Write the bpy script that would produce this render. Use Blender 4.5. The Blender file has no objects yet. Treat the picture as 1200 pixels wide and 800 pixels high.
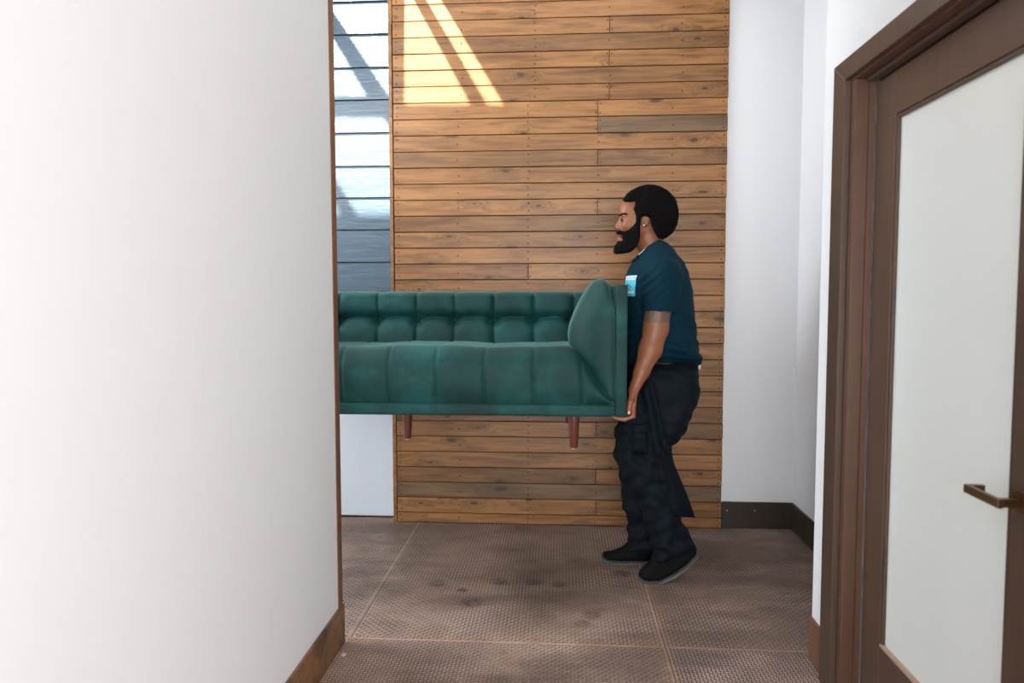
import bpy, bmesh, math, random
import numpy as np
from mathutils import Vector, Matrix
from mathutils.bvhtree import BVHTree

random.seed(7)
rng = np.random.default_rng(7)
SC = bpy.context.scene
COL = SC.collection

# ------------------------------------------------------------------ camera
FPX, YAW, PITCH, ROLL, CAMH = 849.7, 0.06696, 0.0627, -0.00134, 1.37
def cam_axes():
    cy, sy, cp, sp = math.cos(YAW), math.sin(YAW), math.cos(PITCH), math.sin(PITCH)
    cr, sr = math.cos(ROLL), math.sin(ROLL)
    f = Vector((-sy*cp, cy*cp, -sp)); r = Vector((cy, sy, 0)); u = r.cross(f)
    return r*cr + u*sr, -r*sr + u*cr, f
CR, CU, CF = cam_axes()
cam_data = bpy.data.cameras.new('camera')
cam_data.sensor_width = 36.0
cam_data.lens = FPX*36.0/1200.0
cam_data.clip_start = 0.05
cam_data.dof.use_dof = True
cam_data.dof.focus_distance = 3.45
cam_data.dof.aperture_fstop = 2.8
cam = bpy.data.objects.new('camera', cam_data)
COL.objects.link(cam)
M = Matrix((CR, CU, -CF)).transposed().to_4x4()
M.translation = (0, 0, CAMH)
cam.matrix_world = M
SC.camera = cam

# ------------------------------------------------------------------ world, sun, daylight, exposure
SUN_D = Vector((0.30, 0.80, -1.0)).normalized()
W = bpy.data.worlds.new('world'); SC.world = W
W.use_nodes = True
bg = W.node_tree.nodes['Background']
bg.inputs[0].default_value = (0.93, 0.965, 1.0, 1)
bg.inputs[1].default_value = 1.0
sun_d = bpy.data.lights.new('sun', 'SUN')
sun_d.energy = 32.0
sun_d.angle = math.radians(1.5)
sun_d.color = (1.0, 0.97, 0.93)
sun = bpy.data.objects.new('sun', sun_d); COL.objects.link(sun)
sun.rotation_euler = SUN_D.to_track_quat('-Z', 'Y').to_euler()
sun.location = (-3, -6, 9)

def daylight(name, loc, target, sx, sy, energy, color=(0.90, 0.96, 1.0)):
    d = bpy.data.lights.new(name, 'AREA'); d.shape = 'RECTANGLE'
    d.size = sx; d.size_y = sy; d.energy = energy; d.color = color
    o = bpy.data.objects.new(name, d); COL.objects.link(o)
    o.location = loc
    o.rotation_euler = (Vector(target)-Vector(loc)).to_track_quat('-Z', 'Y').to_euler()
    return o
# daylight entering by the wide window behind the camera and the hall's clerestory, plus lamps without openings
daylight('window_daylight', (0.15, -2.85, 1.40), (0.15, 0.0, 1.30), 2.1, 2.7, 150)
daylight('entry_side_fill', (3.15, -1.1, 1.6), (0.0, -0.2, 1.5), 2.6, 2.4, 24)  # fill lamp added to brighten the left wall; the entry wall is solid
daylight('hall_left_lamp', (-3.25, 3.25, 1.7), (0, 3.45, 1.55), 0.9, 2.6, 82)  # light from the left; lamp inside the solid end wall, no window built
daylight('clerestory_daylight', (-1.85, 2.75-0.06, 2.87), (-1.85, 4.3, 2.3), 1.5, 0.58, 17)
daylight('hall_overhead_lamp', (-0.2, 3.62, 3.27), (-0.2, 3.62, 0), 1.7, 0.8, 9)  # lamp added under the roof for light from above, no opening of its own

SC.view_settings.view_transform = 'Standard'
SC.view_settings.look = 'None'
SC.view_settings.gamma = 1.0
SC.view_settings.use_curve_mapping = False
SC.view_settings.exposure = 0.30

# ------------------------------------------------------------------ helpers
def ray(px, py):
    return CF + CR*((px-600)/FPX) + CU*((400-py)/FPX)
def P(px, py, Y):
    d = ray(px, py); return Vector((0, 0, CAMH)) + d*(Y/d.y)
def PX(px, py, X):
    d = ray(px, py); return Vector((0, 0, CAMH)) + d*(X/d.x)

def obj(name, me, mat=None, parent=None, smooth=False):
    if isinstance(me, bmesh.types.BMesh):
        m = bpy.data.meshes.new(name); me.to_mesh(m); me.free(); me = m
    if mat is not None and not me.materials:
        me.materials.append(mat)
    if smooth:
        me.shade_smooth()
    o = bpy.data.objects.new(name, me); COL.objects.link(o)
    if parent is not None:
        o.parent = parent
    return o
def empty(name, loc=(0, 0, 0), parent=None):
    o = bpy.data.objects.new(name, None); COL.objects.link(o)
    o.location = loc; o.empty_display_size = 0.1
    if parent is not None: o.parent = parent
    return o
def setp(o, **kw):
    for k, v in kw.items(): o[k] = v
    return o
def box_bm(x0, x1, y0, y1, z0, z1, bev=0.0, seg=1):
    bm = bmesh.new()
    v = [bm.verts.new((x, y, z)) for x in (x0, x1) for y in (y0, y1) for z in (z0, z1)]
    for f in ((0,1,3,2), (4,6,7,5), (0,4,5,1), (2,3,7,6), (0,2,6,4), (1,5,7,3)):
        bm.faces.new([v[i] for i in f])
    bmesh.ops.recalc_face_normals(bm, faces=bm.faces)
    if bev > 0:
        bmesh.ops.bevel(bm, geom=list(bm.edges), offset=bev, segments=seg, affect='EDGES', profile=0.5)
    return bm
def pydata(name, v, f):
    m = bpy.data.meshes.new(name); m.from_pydata([tuple(map(float, a)) for a in v], [], [tuple(map(int, a)) for a in f]); m.update()
    return m
def fix_normals(me):
    bm = bmesh.new(); bm.from_mesh(me); bmesh.ops.recalc_face_normals(bm, faces=bm.faces); bm.to_mesh(me); bm.free(); return me
def lathe(profile, n=20):
    """profile: list of (r, z) -> closed surface about the z axis"""
    v = []; f = []
    for r, z in profile:
        for k in range(n):
            a = 2*math.pi*k/n; v.append((r*math.cos(a), r*math.sin(a), z))
    for i in range(len(profile)-1):
        for k in range(n):
            f.append((i*n+k, i*n+(k+1) % n, (i+1)*n+(k+1) % n, (i+1)*n+k))
    f.append(tuple(range(n))[::-1]); f.append(tuple((len(profile)-1)*n+k for k in range(n)))
    return v, f

# ------------------------------------------------------------------ materials
class NT:
    def __init__(s, name):
        s.m = bpy.data.materials.new(name); s.m.use_nodes = True
        s.t = s.m.node_tree; s.N = s.t.nodes; s.b = s.N['Principled BSDF']
    def n(s, typ, **kw):
        o = s.N.new(typ)
        for k, v in kw.items(): setattr(o, k, v)
        return o
    def l(s, a, b): s.t.links.new(a, b)
    def mapping(s, scale=(1,1,1), coord='Object', rnd=False):
        tc = s.n('ShaderNodeTexCoord'); mp = s.n('ShaderNodeMapping'); mp.inputs['Scale'].default_value = scale
        src = tc.outputs[coord]
        if rnd:
            oi = s.n('ShaderNodeObjectInfo')
            mul = s.n('ShaderNodeVectorMath', operation='SCALE'); mul.inputs[0].default_value = (37.0, 11.0, 23.0)
            s.l(oi.outputs['Random'], mul.inputs['Scale'])
            add = s.n('ShaderNodeVectorMath', operation='ADD')
            s.l(src, add.inputs[0]); s.l(mul.outputs[0], add.inputs[1]); src = add.outputs[0]
        s.l(src, mp.inputs['Vector'])
        return mp.outputs[0]
    def noise(s, vec, scale, detail=3.0, rough=0.55, dist=0.0):
        o = s.n('ShaderNodeTexNoise'); o.inputs['Scale'].default_value = scale; o.inputs['Detail'].default_value = detail
        o.inputs['Roughness'].default_value = rough; o.inputs['Distortion'].default_value = dist
        if vec is not None: s.l(vec, o.inputs['Vector'])
        return o.outputs['Fac']
    def ramp(s, fac, stops, interp='LINEAR'):
        o = s.n('ShaderNodeValToRGB'); o.color_ramp.interpolation = interp
        e = o.color_ramp.elements
        while len(e) < len(stops): e.new(0.5)
        for k, (p, c) in enumerate(stops):
            e[k].position = p; e[k].color = (*c, 1) if len(c) == 3 else c
        s.l(fac, o.inputs[0]); return o.outputs[0]
    def mix(s, fac, a, b, mode='MIX'):
        o = s.n('ShaderNodeMix', data_type='RGBA', blend_type=mode)
        for sock, v in ((o.inputs[0], fac), (o.inputs[6], a), (o.inputs[7], b)):
            if hasattr(v, 'is_output') : s.l(v, sock)
            elif isinstance(v, (int, float)): sock.default_value = v
            else: sock.default_value = (*v, 1)
        return o.outputs[2]
    def math(s, op, a, b=0.0, c=None, clamp=False):
        o = s.n('ShaderNodeMath', operation=op); o.use_clamp = clamp
        for k, v in enumerate((a, b, c)):
            if v is None: continue
            if hasattr(v, 'is_output'): s.l(v, o.inputs[k])
            else: o.inputs[k].default_value = v
        return o.outputs[0]
    def bump(s, h, strength=0.3, dist=0.01):
        o = s.n('ShaderNodeBump'); o.inputs['Strength'].default_value = strength; o.inputs['Distance'].default_value = dist
        s.l(h, o.inputs['Height']); s.l(o.outputs[0], s.b.inputs['Normal'])
    def base(s, c):
        if hasattr(c, 'is_output'): s.l(c, s.b.inputs['Base Color'])
        else: s.b.inputs['Base Color'].default_value = (*c, 1)
        return s
    def set(s, **kw):
        for k, v in kw.items(): s.b.inputs[k.replace('_', ' ')].default_value = v
        return s
def lin(r, g, b):
    return tuple((c/255/12.92 if c/255 <= 0.04045 else ((c/255+0.055)/1.055)**2.4) for c in (r, g, b))

def mat_plain(name, c, rough=0.5, **kw):
    t = NT(name).base(c); t.set(Roughness=rough, **kw); return t.m

def mat_plaster(name, c):
    t = NT(name); v = t.mapping((1, 1, 1))
    n1 = t.noise(v, 1.2, 3)
    col = t.mix(n1, tuple(x*0.985 for x in c), c); t.base(col).set(Roughness=0.62)
    n2 = t.noise(v, 90, 3); t.bump(n2, 0.05, 0.002)
    return t.m
M_PLASTER = mat_plaster('white_plaster', (0.770, 0.790, 0.805))
M_PLASTER_HALL = mat_plaster('cool_white_plaster', (0.73, 0.73, 0.745))
M_CEIL = mat_plaster('ceiling_paint', (0.8, 0.8, 0.8))

def mat_plank(name, light, dark, grey):
    t = NT(name)
    tc = t.n('ShaderNodeTexCoord')
    oi = t.n('ShaderNodeObjectInfo')
    mul = t.n('ShaderNodeVectorMath', operation='SCALE'); mul.inputs[0].default_value = (61.0, 13.0, 29.0)
    t.l(oi.outputs['Random'], mul.inputs['Scale'])
    add = t.n('ShaderNodeVectorMath', operation='ADD'); t.l(tc.outputs['Object'], add.inputs[0]); t.l(mul.outputs[0], add.inputs[1])
    P0 = add.outputs[0]
    # knots: sparse cells, each knot a small ellipse
    sk = t.n('ShaderNodeSeparateXYZ'); t.l(P0, sk.inputs[0]); mk = t.n('ShaderNodeCombineXYZ')
    t.l(t.math('MULTIPLY', sk.outputs[0], 2.6), mk.inputs[0]); t.l(t.math('MULTIPLY', sk.outputs[2], 6.0), mk.inputs[1])
    vo = t.n('ShaderNodeTexVoronoi', voronoi_dimensions='2D', feature='F1'); vo.inputs['Scale'].default_value = 1.0
    vo.inputs['Randomness'].default_value = 0.9
    t.l(mk.outputs[0], vo.inputs['Vector'])
    d = vo.outputs['Distance']
    wob = t.noise(P0, 30, 2)
    d = t.math('ADD', d, t.math('MULTIPLY', t.math('SUBTRACT', wob, 0.5), 0.13))
    rsz = t.n('ShaderNodeSeparateColor'); t.l(vo.outputs['Color'], rsz.inputs[0])
    keep = t.math('GREATER_THAN', rsz.outputs[0], 0.50)
    near = t.math('MULTIPLY', t.math('SUBTRACT', 1.0, t.math('DIVIDE', d, 0.42), clamp=True), keep)
    core = t.math('MULTIPLY', t.math('SUBTRACT', 1.0, t.math('DIVIDE', d, t.math('ADD', 0.045, t.math('MULTIPLY', rsz.outputs[1], 0.075))), clamp=True), keep)
    # grain bends round the knots
    mg = t.n('ShaderNodeMapping'); mg.inputs['Scale'].default_value = (1.6, 1.0, 30.0); t.l(P0, mg.inputs['Vector'])
    sep = t.n('ShaderNodeSeparateXYZ'); t.l(mg.outputs[0], sep.inputs[0])
    cmb = t.n('ShaderNodeCombineXYZ'); t.l(sep.outputs[0], cmb.inputs[0]); t.l(t.math('MULTIPLY', near, 1.6), cmb.inputs[1])
    t.l(sep.outputs[2], cmb.inputs[2])
    g1 = t.noise(cmb.outputs[0], 1.1, 5, 0.62, 1.1)
    mb = t.n('ShaderNodeMapping'); mb.inputs['Scale'].default_value = (1.4, 1.0, 9.0); t.l(P0, mb.inputs['Vector'])
    g2 = t.noise(mb.outputs[0], 1.6, 3, 0.55, 0.6)
    mf = t.n('ShaderNodeMapping'); mf.inputs['Scale'].default_value = (6.0, 1.0, 260.0); t.l(P0, mf.inputs['Vector'])
    g3 = t.noise(mf.outputs[0], 1.0, 3, 0.6)
    c = t.ramp(g1, [(0.30, dark), (0.46, tuple((a*0.6+b*0.4) for a, b in zip(light, dark))), (0.62, light)])
    blot = t.ramp(g2, [(0.38, (0.64, 0.62, 0.62)), (0.56, (1, 1, 1))])
    c = t.mix(0.75, c, blot, 'MULTIPLY')
    fine = t.ramp(g3, [(0.3, (0.80, 0.78, 0.76)), (0.6, (1, 1, 1))])
    c = t.mix(0.8, c, fine, 'MULTIPLY')
    tint = t.ramp(oi.outputs['Random'], [(0.0, (0.70, 0.70, 0.72)), (0.3, (0.98, 0.96, 0.94)), (0.7, (1.12, 1.08, 1.02)), (1.0, (0.84, 0.80, 0.76))])
    c = t.mix(1.0, c, tint, 'MULTIPLY')
    ring = t.math('ADD', 0.6, t.math('MULTIPLY', t.math('SINE', t.math('MULTIPLY', d, 75.0)), 0.4))
    c = t.mix(t.math('MULTIPLY', t.math('MULTIPLY', t.math('POWER', near, 1.3), ring), t.math('ADD', 0.15, t.math('MULTIPLY', g2, 1.1))), c, grey)
    c = t.mix(t.math('MULTIPLY', core, 1.6, clamp=True), c, tuple(x*0.42 for x in dark))
    t.base(c).set(Roughness=0.40)
    t.b.inputs['Specular IOR Level'].default_value = 0.38
    t.bump(t.math('ADD', t.math('MULTIPLY', g1, 0.6), t.math('MULTIPLY', g3, 0.4)), 0.18, 0.004)
    return t.m
M_PLANK = mat_plank('stained_pine', (0.34, 0.163, 0.058), (0.165, 0.073, 0.024), (0.085, 0.050, 0.025))
M_PLANK_DK = mat_plank('weathered_pine', (0.19, 0.115, 0.060), (0.095, 0.056, 0.030), (0.06, 0.043, 0.028))
M_PLANK_GROOVE = mat_plain('dark_backing', (0.02, 0.013, 0.009), 0.9)
M_NAIL = mat_plain('nail_iron', (0.02, 0.016, 0.014), 0.5, Metallic=0.6)
M_NAIL_LIGHT = mat_plain('bright_nail', (0.5, 0.48, 0.45), 0.4, Metallic=0.5)

def mat_siding():
    t = NT('blue_grey_siding')
    v = t.mapping((3.0, 1.0, 26.0), rnd=True)
    g = t.noise(v, 1.3, 5, 0.65, 1.6)
    c = t.mix(g, lin(52, 68, 80), lin(74, 92, 106))
    t.base(c).set(Roughness=0.26)
    t.b.inputs['Specular IOR Level'].default_value = 0.7
    t.bump(g, 0.4, 0.006)
    return t.m
M_SIDING = mat_siding()
M_SIDE_PANEL = mat_plain('pale_blue_panel', (0.60, 0.65, 0.71), 0.30)

def mat_stained(name, c, rough=0.42, var=0.35):
    t = NT(name); v = t.mapping((22.0, 22.0, 1.6)); g = t.noise(v, 1.5, 4, 0.6, 0.6)
    t.base(t.mix(g, tuple(x*(1-var) for x in c), tuple(x*(1+var) for x in c))).set(Roughness=rough)
    t.bump(g, 0.12, 0.002)
    return t.m
M_CASING = mat_stained('dark_bronze_wood', lin(74, 57, 45))
M_JAMB = mat_stained('red_brown_jamb', lin(86, 58, 44))
M_STILE = mat_stained('brown_door_wood', lin(84, 64, 51))
M_BEAD = mat_plain('pale_bead', lin(176, 150, 132), 0.4)
M_BASE_DARK = mat_stained('dark_base_board', lin(50, 42, 34), 0.45, 0.25)
M_CORNER = mat_stained('corner_brown', lin(112, 74, 52), 0.4, 0.4)
def mat_base_left():
    t = NT('rusty_brown_board'); v = t.mapping((1, 1, 1))
    n = t.noise(v, 9, 5, 0.65, 0.8)
    t.base(t.ramp(n, [(0.30, lin(62, 44, 28)), (0.5, lin(110, 76, 48)), (0.68, lin(142, 100, 66))])).set(Roughness=0.45)
    return t.m
M_BASE_LEFT = mat_base_left()

def floor_pt(px, py):
    d = ray(px, py); t = -CAMH/d.z; return (d.x*t, d.y*t)
SPOT_PX = [(513, 683, .045), (625, 682, .042), (655, 685, .045), (553, 705, .055), (541, 691, .03), (693, 720, .04), (586, 681, .05), (682, 730, .035), (730, 672, .05)]
def mat_floor_plate(name='rusty_tread_plate', dirt=0.0):
    t = NT(name)
    v = t.mapping((1, 1, 1), 'Object')
    n1 = t.noise(v, 1.7, 4, 0.6, 0.5); n2 = t.noise(v, 7.0, 5, 0.65, 0.4); n3 = t.noise(v, 60, 3)
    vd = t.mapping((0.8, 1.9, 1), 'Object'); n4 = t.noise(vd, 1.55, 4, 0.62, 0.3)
    c = t.ramp(n1, [(0.30, lin(136, 114, 100)), (0.48, lin(172, 146, 132)), (0.64, lin(194, 166, 152))])
    c = t.mix(t.ramp(n2, [(0.52, (0, 0, 0)), (0.74, (0.7, 0.7, 0.7))]), c, lin(150, 108, 70))
    c = t.mix(t.ramp(n2, [(0.26, (0.6, 0.6, 0.6)), (0.40, (0, 0, 0))]), c, lin(96, 80, 68))
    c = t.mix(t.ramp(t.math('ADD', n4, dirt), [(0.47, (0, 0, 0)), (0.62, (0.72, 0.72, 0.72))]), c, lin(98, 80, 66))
    c = t.mix(t.math('MULTIPLY', n3, 0.30), c, lin(110, 92, 80))
    # oil blots
    tc = t.n('ShaderNodeTexCoord'); n5 = t.noise(v, 26, 3)
    tot = None
    for px, py, r in SPOT_PX:
        fx, fy = floor_pt(px, py)
        ds = t.n('ShaderNodeVectorMath', operation='DISTANCE'); t.l(tc.outputs['Object'], ds.inputs[0]); ds.inputs[1].default_value = (fx, fy, 0)
        w = t.math('SUBTRACT', 1.0, t.math('DIVIDE', ds.outputs['Value'], r*1.25), clamp=True)
        tot = w if tot is None else t.math('MAXIMUM', tot, w)
    blot = t.math('MULTIPLY', t.math('MULTIPLY', tot, 1.7, clamp=True), t.ramp(n5, [(0.35, (0.25, 0.25, 0.25)), (0.6, (1, 1, 1))]))
    c = t.mix(t.math('MULTIPLY', blot, 0.85), c, lin(62, 42, 26))
    # rust creeping in from the joints
    sp_ = t.n('ShaderNodeSeparateXYZ'); t.l(tc.outputs['Object'], sp_.inputs[0])
    jy = t.math('SUBTRACT', 1.0, t.math('DIVIDE', t.math('ABSOLUTE', t.math('SUBTRACT', sp_.outputs[1], 2.79)), 0.07), clamp=True)
    jx = t.math('SUBTRACT', 1.0, t.math('DIVIDE', t.math('ABSOLUTE', t.math('SUBTRACT', sp_.outputs[0], 0.412)), 0.05), clamp=True)
    c = t.mix(t.math('MULTIPLY', t.math('MULTIPLY', t.math('MAXIMUM', jy, jx), n1), 0.38), c, lin(206, 158, 128))
    t.base(c).set(Roughness=0.55, Metallic=0.1)
    t.bump(n3, 0.15, 0.003)
    return t.m
def mat_lug():
    t = NT('worn_tread_lug')
    v = t.mapping((1, 1, 1), 'Object')
    n1 = t.noise(v, 2.6, 4, 0.6, 0.4); n2 = t.noise(v, 70, 2)
    c = t.ramp(n1, [(0.36, lin(64, 54, 48)), (0.52, lin(98, 80, 70)), (0.70, lin(140, 114, 100))])
    c = t.mix(t.math('MULTIPLY', n2, 0.4), c, lin(60, 50, 46))
    t.base(c).set(Roughness=0.36, Metallic=0.35)
    return t.m
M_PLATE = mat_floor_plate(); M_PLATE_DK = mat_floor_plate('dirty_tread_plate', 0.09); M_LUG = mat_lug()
M_LUG_DARK = mat_plain('blue_black_lug', lin(58, 56, 62), 0.36, Metallic=0.35)
M_SEAM = mat_plain('rust_seam', lin(70, 44, 30), 0.8)

def mat_velvet():
    t = NT('green_velvet')
    v = t.mapping((1.0, 1.0, 1.0))
    n1 = t.noise(v, 4.0, 3, 0.55, 0.4); n2 = t.noise(v, 15.0, 4, 0.6, 0.6)
    nn = t.math('ADD', t.math('MULTIPLY', n1, 0.70), t.math('MULTIPLY', n2, 0.30))
    c = t.ramp(nn, [(0.34, (0.002, 0.026, 0.0235)), (0.50, (0.003, 0.039, 0.0355)), (0.66, (0.007, 0.072, 0.065))])
    t.base(c).set(Roughness=0.62)
    t.b.inputs['Specular IOR Level'].default_value = 0.25
    t.b.inputs['Sheen Weight'].default_value = 0.30
    t.b.inputs['Sheen Roughness'].default_value = 0.30
    t.b.inputs['Sheen Tint'].default_value = (0.45, 0.85, 0.78, 1)
    t.bump(n2, 0.05, 0.006)
    return t.m
M_VELVET = mat_velvet()
M_SOFALEG = mat_stained('cherry_leg', lin(90, 42, 30), 0.28, 0.2)
M_LEGTIP = mat_plain('pale_foot_pad', lin(190, 160, 140), 0.5)
M_UNDER = mat_plain('black_underlay', (0.012, 0.012, 0.012), 0.9)

def mat_skin():
    t = NT('brown_skin')
    a = t.n('ShaderNodeAttribute', attribute_name='tone')
    v = t.mapping(); n = t.noise(v, 40, 3)
    t.base(t.mix(t.math('MULTIPLY', n, 0.25), a.outputs['Color'], (0.13, 0.05, 0.026))).set(Roughness=0.47)
    t.b.inputs['Subsurface Weight'].default_value = 0.06
    t.b.inputs['Subsurface Radius'].default_value = (0.01, 0.004, 0.002)
    return t.m
M_SKIN = mat_skin()
def mat_cloth(name, c, rough=0.85, scale=600, sheen=0.0):
    t = NT(name); v = t.mapping(); n = t.noise(v, scale, 2); m = t.noise(v, 6, 3)
    t.base(t.mix(m, tuple(x*0.8 for x in c), tuple(x*1.2 for x in c))).set(Roughness=rough)
    t.b.inputs['Sheen Weight'].default_value = sheen; t.b.inputs['Specular IOR Level'].default_value = 0.12
    t.bump(n, 0.15, 0.001)
    return t.m
M_SHIRT = mat_cloth('teal_jersey', (0.0012, 0.020, 0.033))
M_PANTS = mat_cloth('navy_twill', (0.0034, 0.0062, 0.0100), 0.7)
M_SHOE = mat_cloth('black_shoe_knit', (0.006, 0.0055, 0.0055), 0.85)
M_SOLE = mat_plain('grey_rubber', (0.085, 0.08, 0.08), 0.6)
def mat_hair():
    t = NT('black_hair'); v = t.mapping(); n = t.noise(v, 160, 3, 0.7)
    t.base((0.006, 0.005, 0.005)).set(Roughness=0.75); t.b.inputs['Specular IOR Level'].default_value = 0.06
    t.bump(n, 0.8, 0.008); return t.m
M_HAIR = mat_hair()
M_EYE = mat_plain('eye_white', (0.30, 0.25, 0.22), 0.3)
M_IRIS = mat_plain('dark_iris', (0.015, 0.008, 0.005), 0.15)
M_STUD = mat_plain('silver_stud', (0.85, 0.85, 0.85), 0.15, Metallic=0.9)
M_COLLAR = mat_plain('pale_collar_tape', (0.62, 0.55, 0.5), 0.7)
M_PRINT_CYAN = mat_plain('print_cyan', (0.09, 0.50, 0.64), 0.6)
M_PRINT_WHITE = mat_plain('print_white', (0.62, 0.66, 0.80), 0.6)
M_PRINT_DARK = mat_plain('print_dark', (0.02, 0.10, 0.16), 0.6)
M_TAG = mat_plain('white_tag', (0.55, 0.53, 0.65), 0.6)
M_NAILSKIN = mat_plain('finger_nail', (0.62, 0.40, 0.32), 0.25)
M_BRONZE = mat_plain('bronze_lever', (0.17, 0.10, 0.05), 0.32, Metallic=0.8)
def mat_frost():
    t = NT('frosted_glass')
    t.base((0.84, 0.895, 0.88)).set(Roughness=0.28)
    tr = t.n('ShaderNodeBsdfTranslucent'); tr.inputs[0].default_value = (0.80, 0.87, 0.84, 1)
    mx = t.n('ShaderNodeMixShader'); mx.inputs[0].default_value = 0.08
    out = t.N['Material Output']
    t.l(t.b.outputs[0], mx.inputs[1]); t.l(tr.outputs[0], mx.inputs[2]); t.l(mx.outputs[0], out.inputs[0])
    return t.m
M_FROST = mat_frost()

# ------------------------------------------------------------------ the setting: walls, roof
XL, YE, XR, DW, XH = -0.862, 2.75, 0.955, 4.267, 1.365     # left wall face, corridor end, right wall face, plank face, hall right wall
HC, HH = 2.9, 3.30                                          # corridor and hall ceiling heights
def struct(name, bm, mat, smooth=False):
    return setp(obj(name, bm, mat, None, smooth), kind='structure')

def joined(boxes, bev=0.0):
    bm = bmesh.new()
    for b in boxes:
        t = box_bm(*b, bev); m = bpy.data.meshes.new('tmp'); t.to_mesh(m); t.free(); bm.from_mesh(m); bpy.data.meshes.remove(m)
    return bm

struct('wall_left', box_bm(XL-0.16, XL, -3.0, YE, 0, HC, 0.003), M_PLASTER)
# right wall with its door opening (y 1.50 .. 2.47, up to 2.075)
D0, D1, DZ = 1.47, 2.475, 2.085
struct('wall_right', joined([(XR, XR+0.16, D1, YE, 0, HC), (XR, XR+0.16, 0.9, D0, 0, HC), (XR, XR+0.16, D0, D1, DZ, HC)]), M_PLASTER)
struct('wall_hall_right', box_bm(XH, XH+0.12, YE, 4.42, 0, HH), M_PLASTER_HALL)
struct('wall_hall_front', joined([(-3.3, XL-0.16, YE-0.12, YE, 0, 2.15), (-3.3, -2.65, YE-0.12, YE, 2.15, HH), (-1.05, XL-0.16, YE-0.12, YE, 2.15, HH), (-2.65, -1.05, YE-0.12, YE, 3.2, HH), (-2.65, -1.05, YE-0.12, YE, 2.15, 2.55), (XR+0.16, XH+0.12, YE-0.12, YE, 0, HH), (XL-0.16, XR+0.16, YE-0.12, YE, HC, HH)]), M_PLASTER_HALL)
struct('wall_hall_left', box_bm(-3.42, -3.3, YE-0.12, 4.5, 0, HH), M_PLASTER_HALL)
struct('wall_entry', joined([(XR+0.16, 3.2, 0.9, 1.02, 0, HC), (3.2, 3.32, -3.0, 1.02, 0, HC), (-2.0, XL-0.16, -3.0, -2.9, 0, HC)]), M_PLASTER)
struct('wall_side_room', joined([(XR+0.16, 2.6, 2.51, YE-0.12, 0, HC), (2.6, 2.7, 1.02, YE-0.12, 0, HC)]), M_PLASTER)
WB = struct('wall_back', joined([(0.948, XH+0.12, 4.292, 4.42, 0, HH), (-3.42, 0.948, 4.40, 4.50, 0, HH)]), M_PLASTER_HALL)

# corridor ceiling (with a roof-light opening above the entry)
struct('ceiling', joined([(XL-0.16, XR+0.16, 1.2, YE, HC, HC+0.1), (XL-0.16, 3.3, -3.0, 1.2, HC, HC+0.1), (XR+0.16, 2.7, 1.2, YE-0.12, HC, HC+0.1)]), M_CEIL)

# hall roof with unseen openings shaped to cast the back wall's sun patches
def to_roof(pt):
    k = (HH-pt.z)/SUN_D.z
    q = pt + SUN_D*k
    return (q.x, q.y)
def roof_poly(pix, Y): return [to_roof(P(x, y, Y)) for x, y in pix]
DS = 4.345
openings = [
    roof_poly([(474, -60), (452, -60), (485, 0), (552, 126), (474, 126)], DW) if False else roof_poly([(474, -20), (474, 126), (553, 126), (485, 0), (474.5, -20)], DW),
    roof_poly([(487, -20), (497, 0), (571, 126), (592, 126), (517, 0), (507, -20)], DW),
    roof_poly([(391, 45), (432, 117), (340, 117), (340, 45)], DS),
    roof_poly([(391, 18), (453, 113), (456, 117), (459, 117), (459, -25), (365, -25)], DS),
    roof_poly([(449, 138), (461, 156), (461, 254), (419, 254), (346, 138)], DS),
    roof_poly([(340, 138), (340, 254), (401, 254), (342, 155)], DS),
]
def inside(pt, poly):
    x, y = pt; c = False
    for i in range(len(poly)):
        x0, y0 = poly[i]; x1, y1 = poly[i-1]
        if (y0 > y) != (y1 > y) and x < (x1-x0)*(y-y0)/(y1-y0)+x0: c = not c
    return c
from mathutils.geometry import delaunay_2d_cdt
def roof():
    outer = [(-3.42, YE-0.12), (XH+0.12, YE-0.12), (XH+0.12, 4.5), (-3.42, 4.5)]
    pts = []; edges = []
    for poly in [outer]+openings:
        s = len(pts); pts += [Vector(p) for p in poly]
        edges += [(s+i, s+(i+1) % len(poly)) for i in range(len(poly))]
    v, e, f, *_ = delaunay_2d_cdt(pts, edges, [], 1, 1e-5)
    bm = bmesh.new()
    bv = [bm.verts.new((p.x, p.y, HH)) for p in v]
    for tri in f:
        c = sum((v[i] for i in tri), Vector((0, 0)))/len(tri)
        if any(inside(c, o) for o in openings): continue
        bm.faces.new([bv[i] for i in tri])
    r = bmesh.ops.extrude_face_region(bm, geom=list(bm.faces))
    bmesh.ops.translate(bm, verts=[g for g in r['geom'] if isinstance(g, bmesh.types.BMVert)], vec=(0, 0, 0.02))
    bmesh.ops.delete(bm, geom=[x for x in bm.verts if not x.link_faces], context='VERTS')
    bmesh.ops.recalc_face_normals(bm, faces=bm.faces)
    return bm
struct('ceiling_hall', roof(), M_CEIL)
struct('sun_baffle', box_bm(-3.42, XL-0.16, 1.45, YE-0.121, HH, HH+0.03), M_CEIL)   # unseen slab added to keep the sun out of the clerestory

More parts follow.
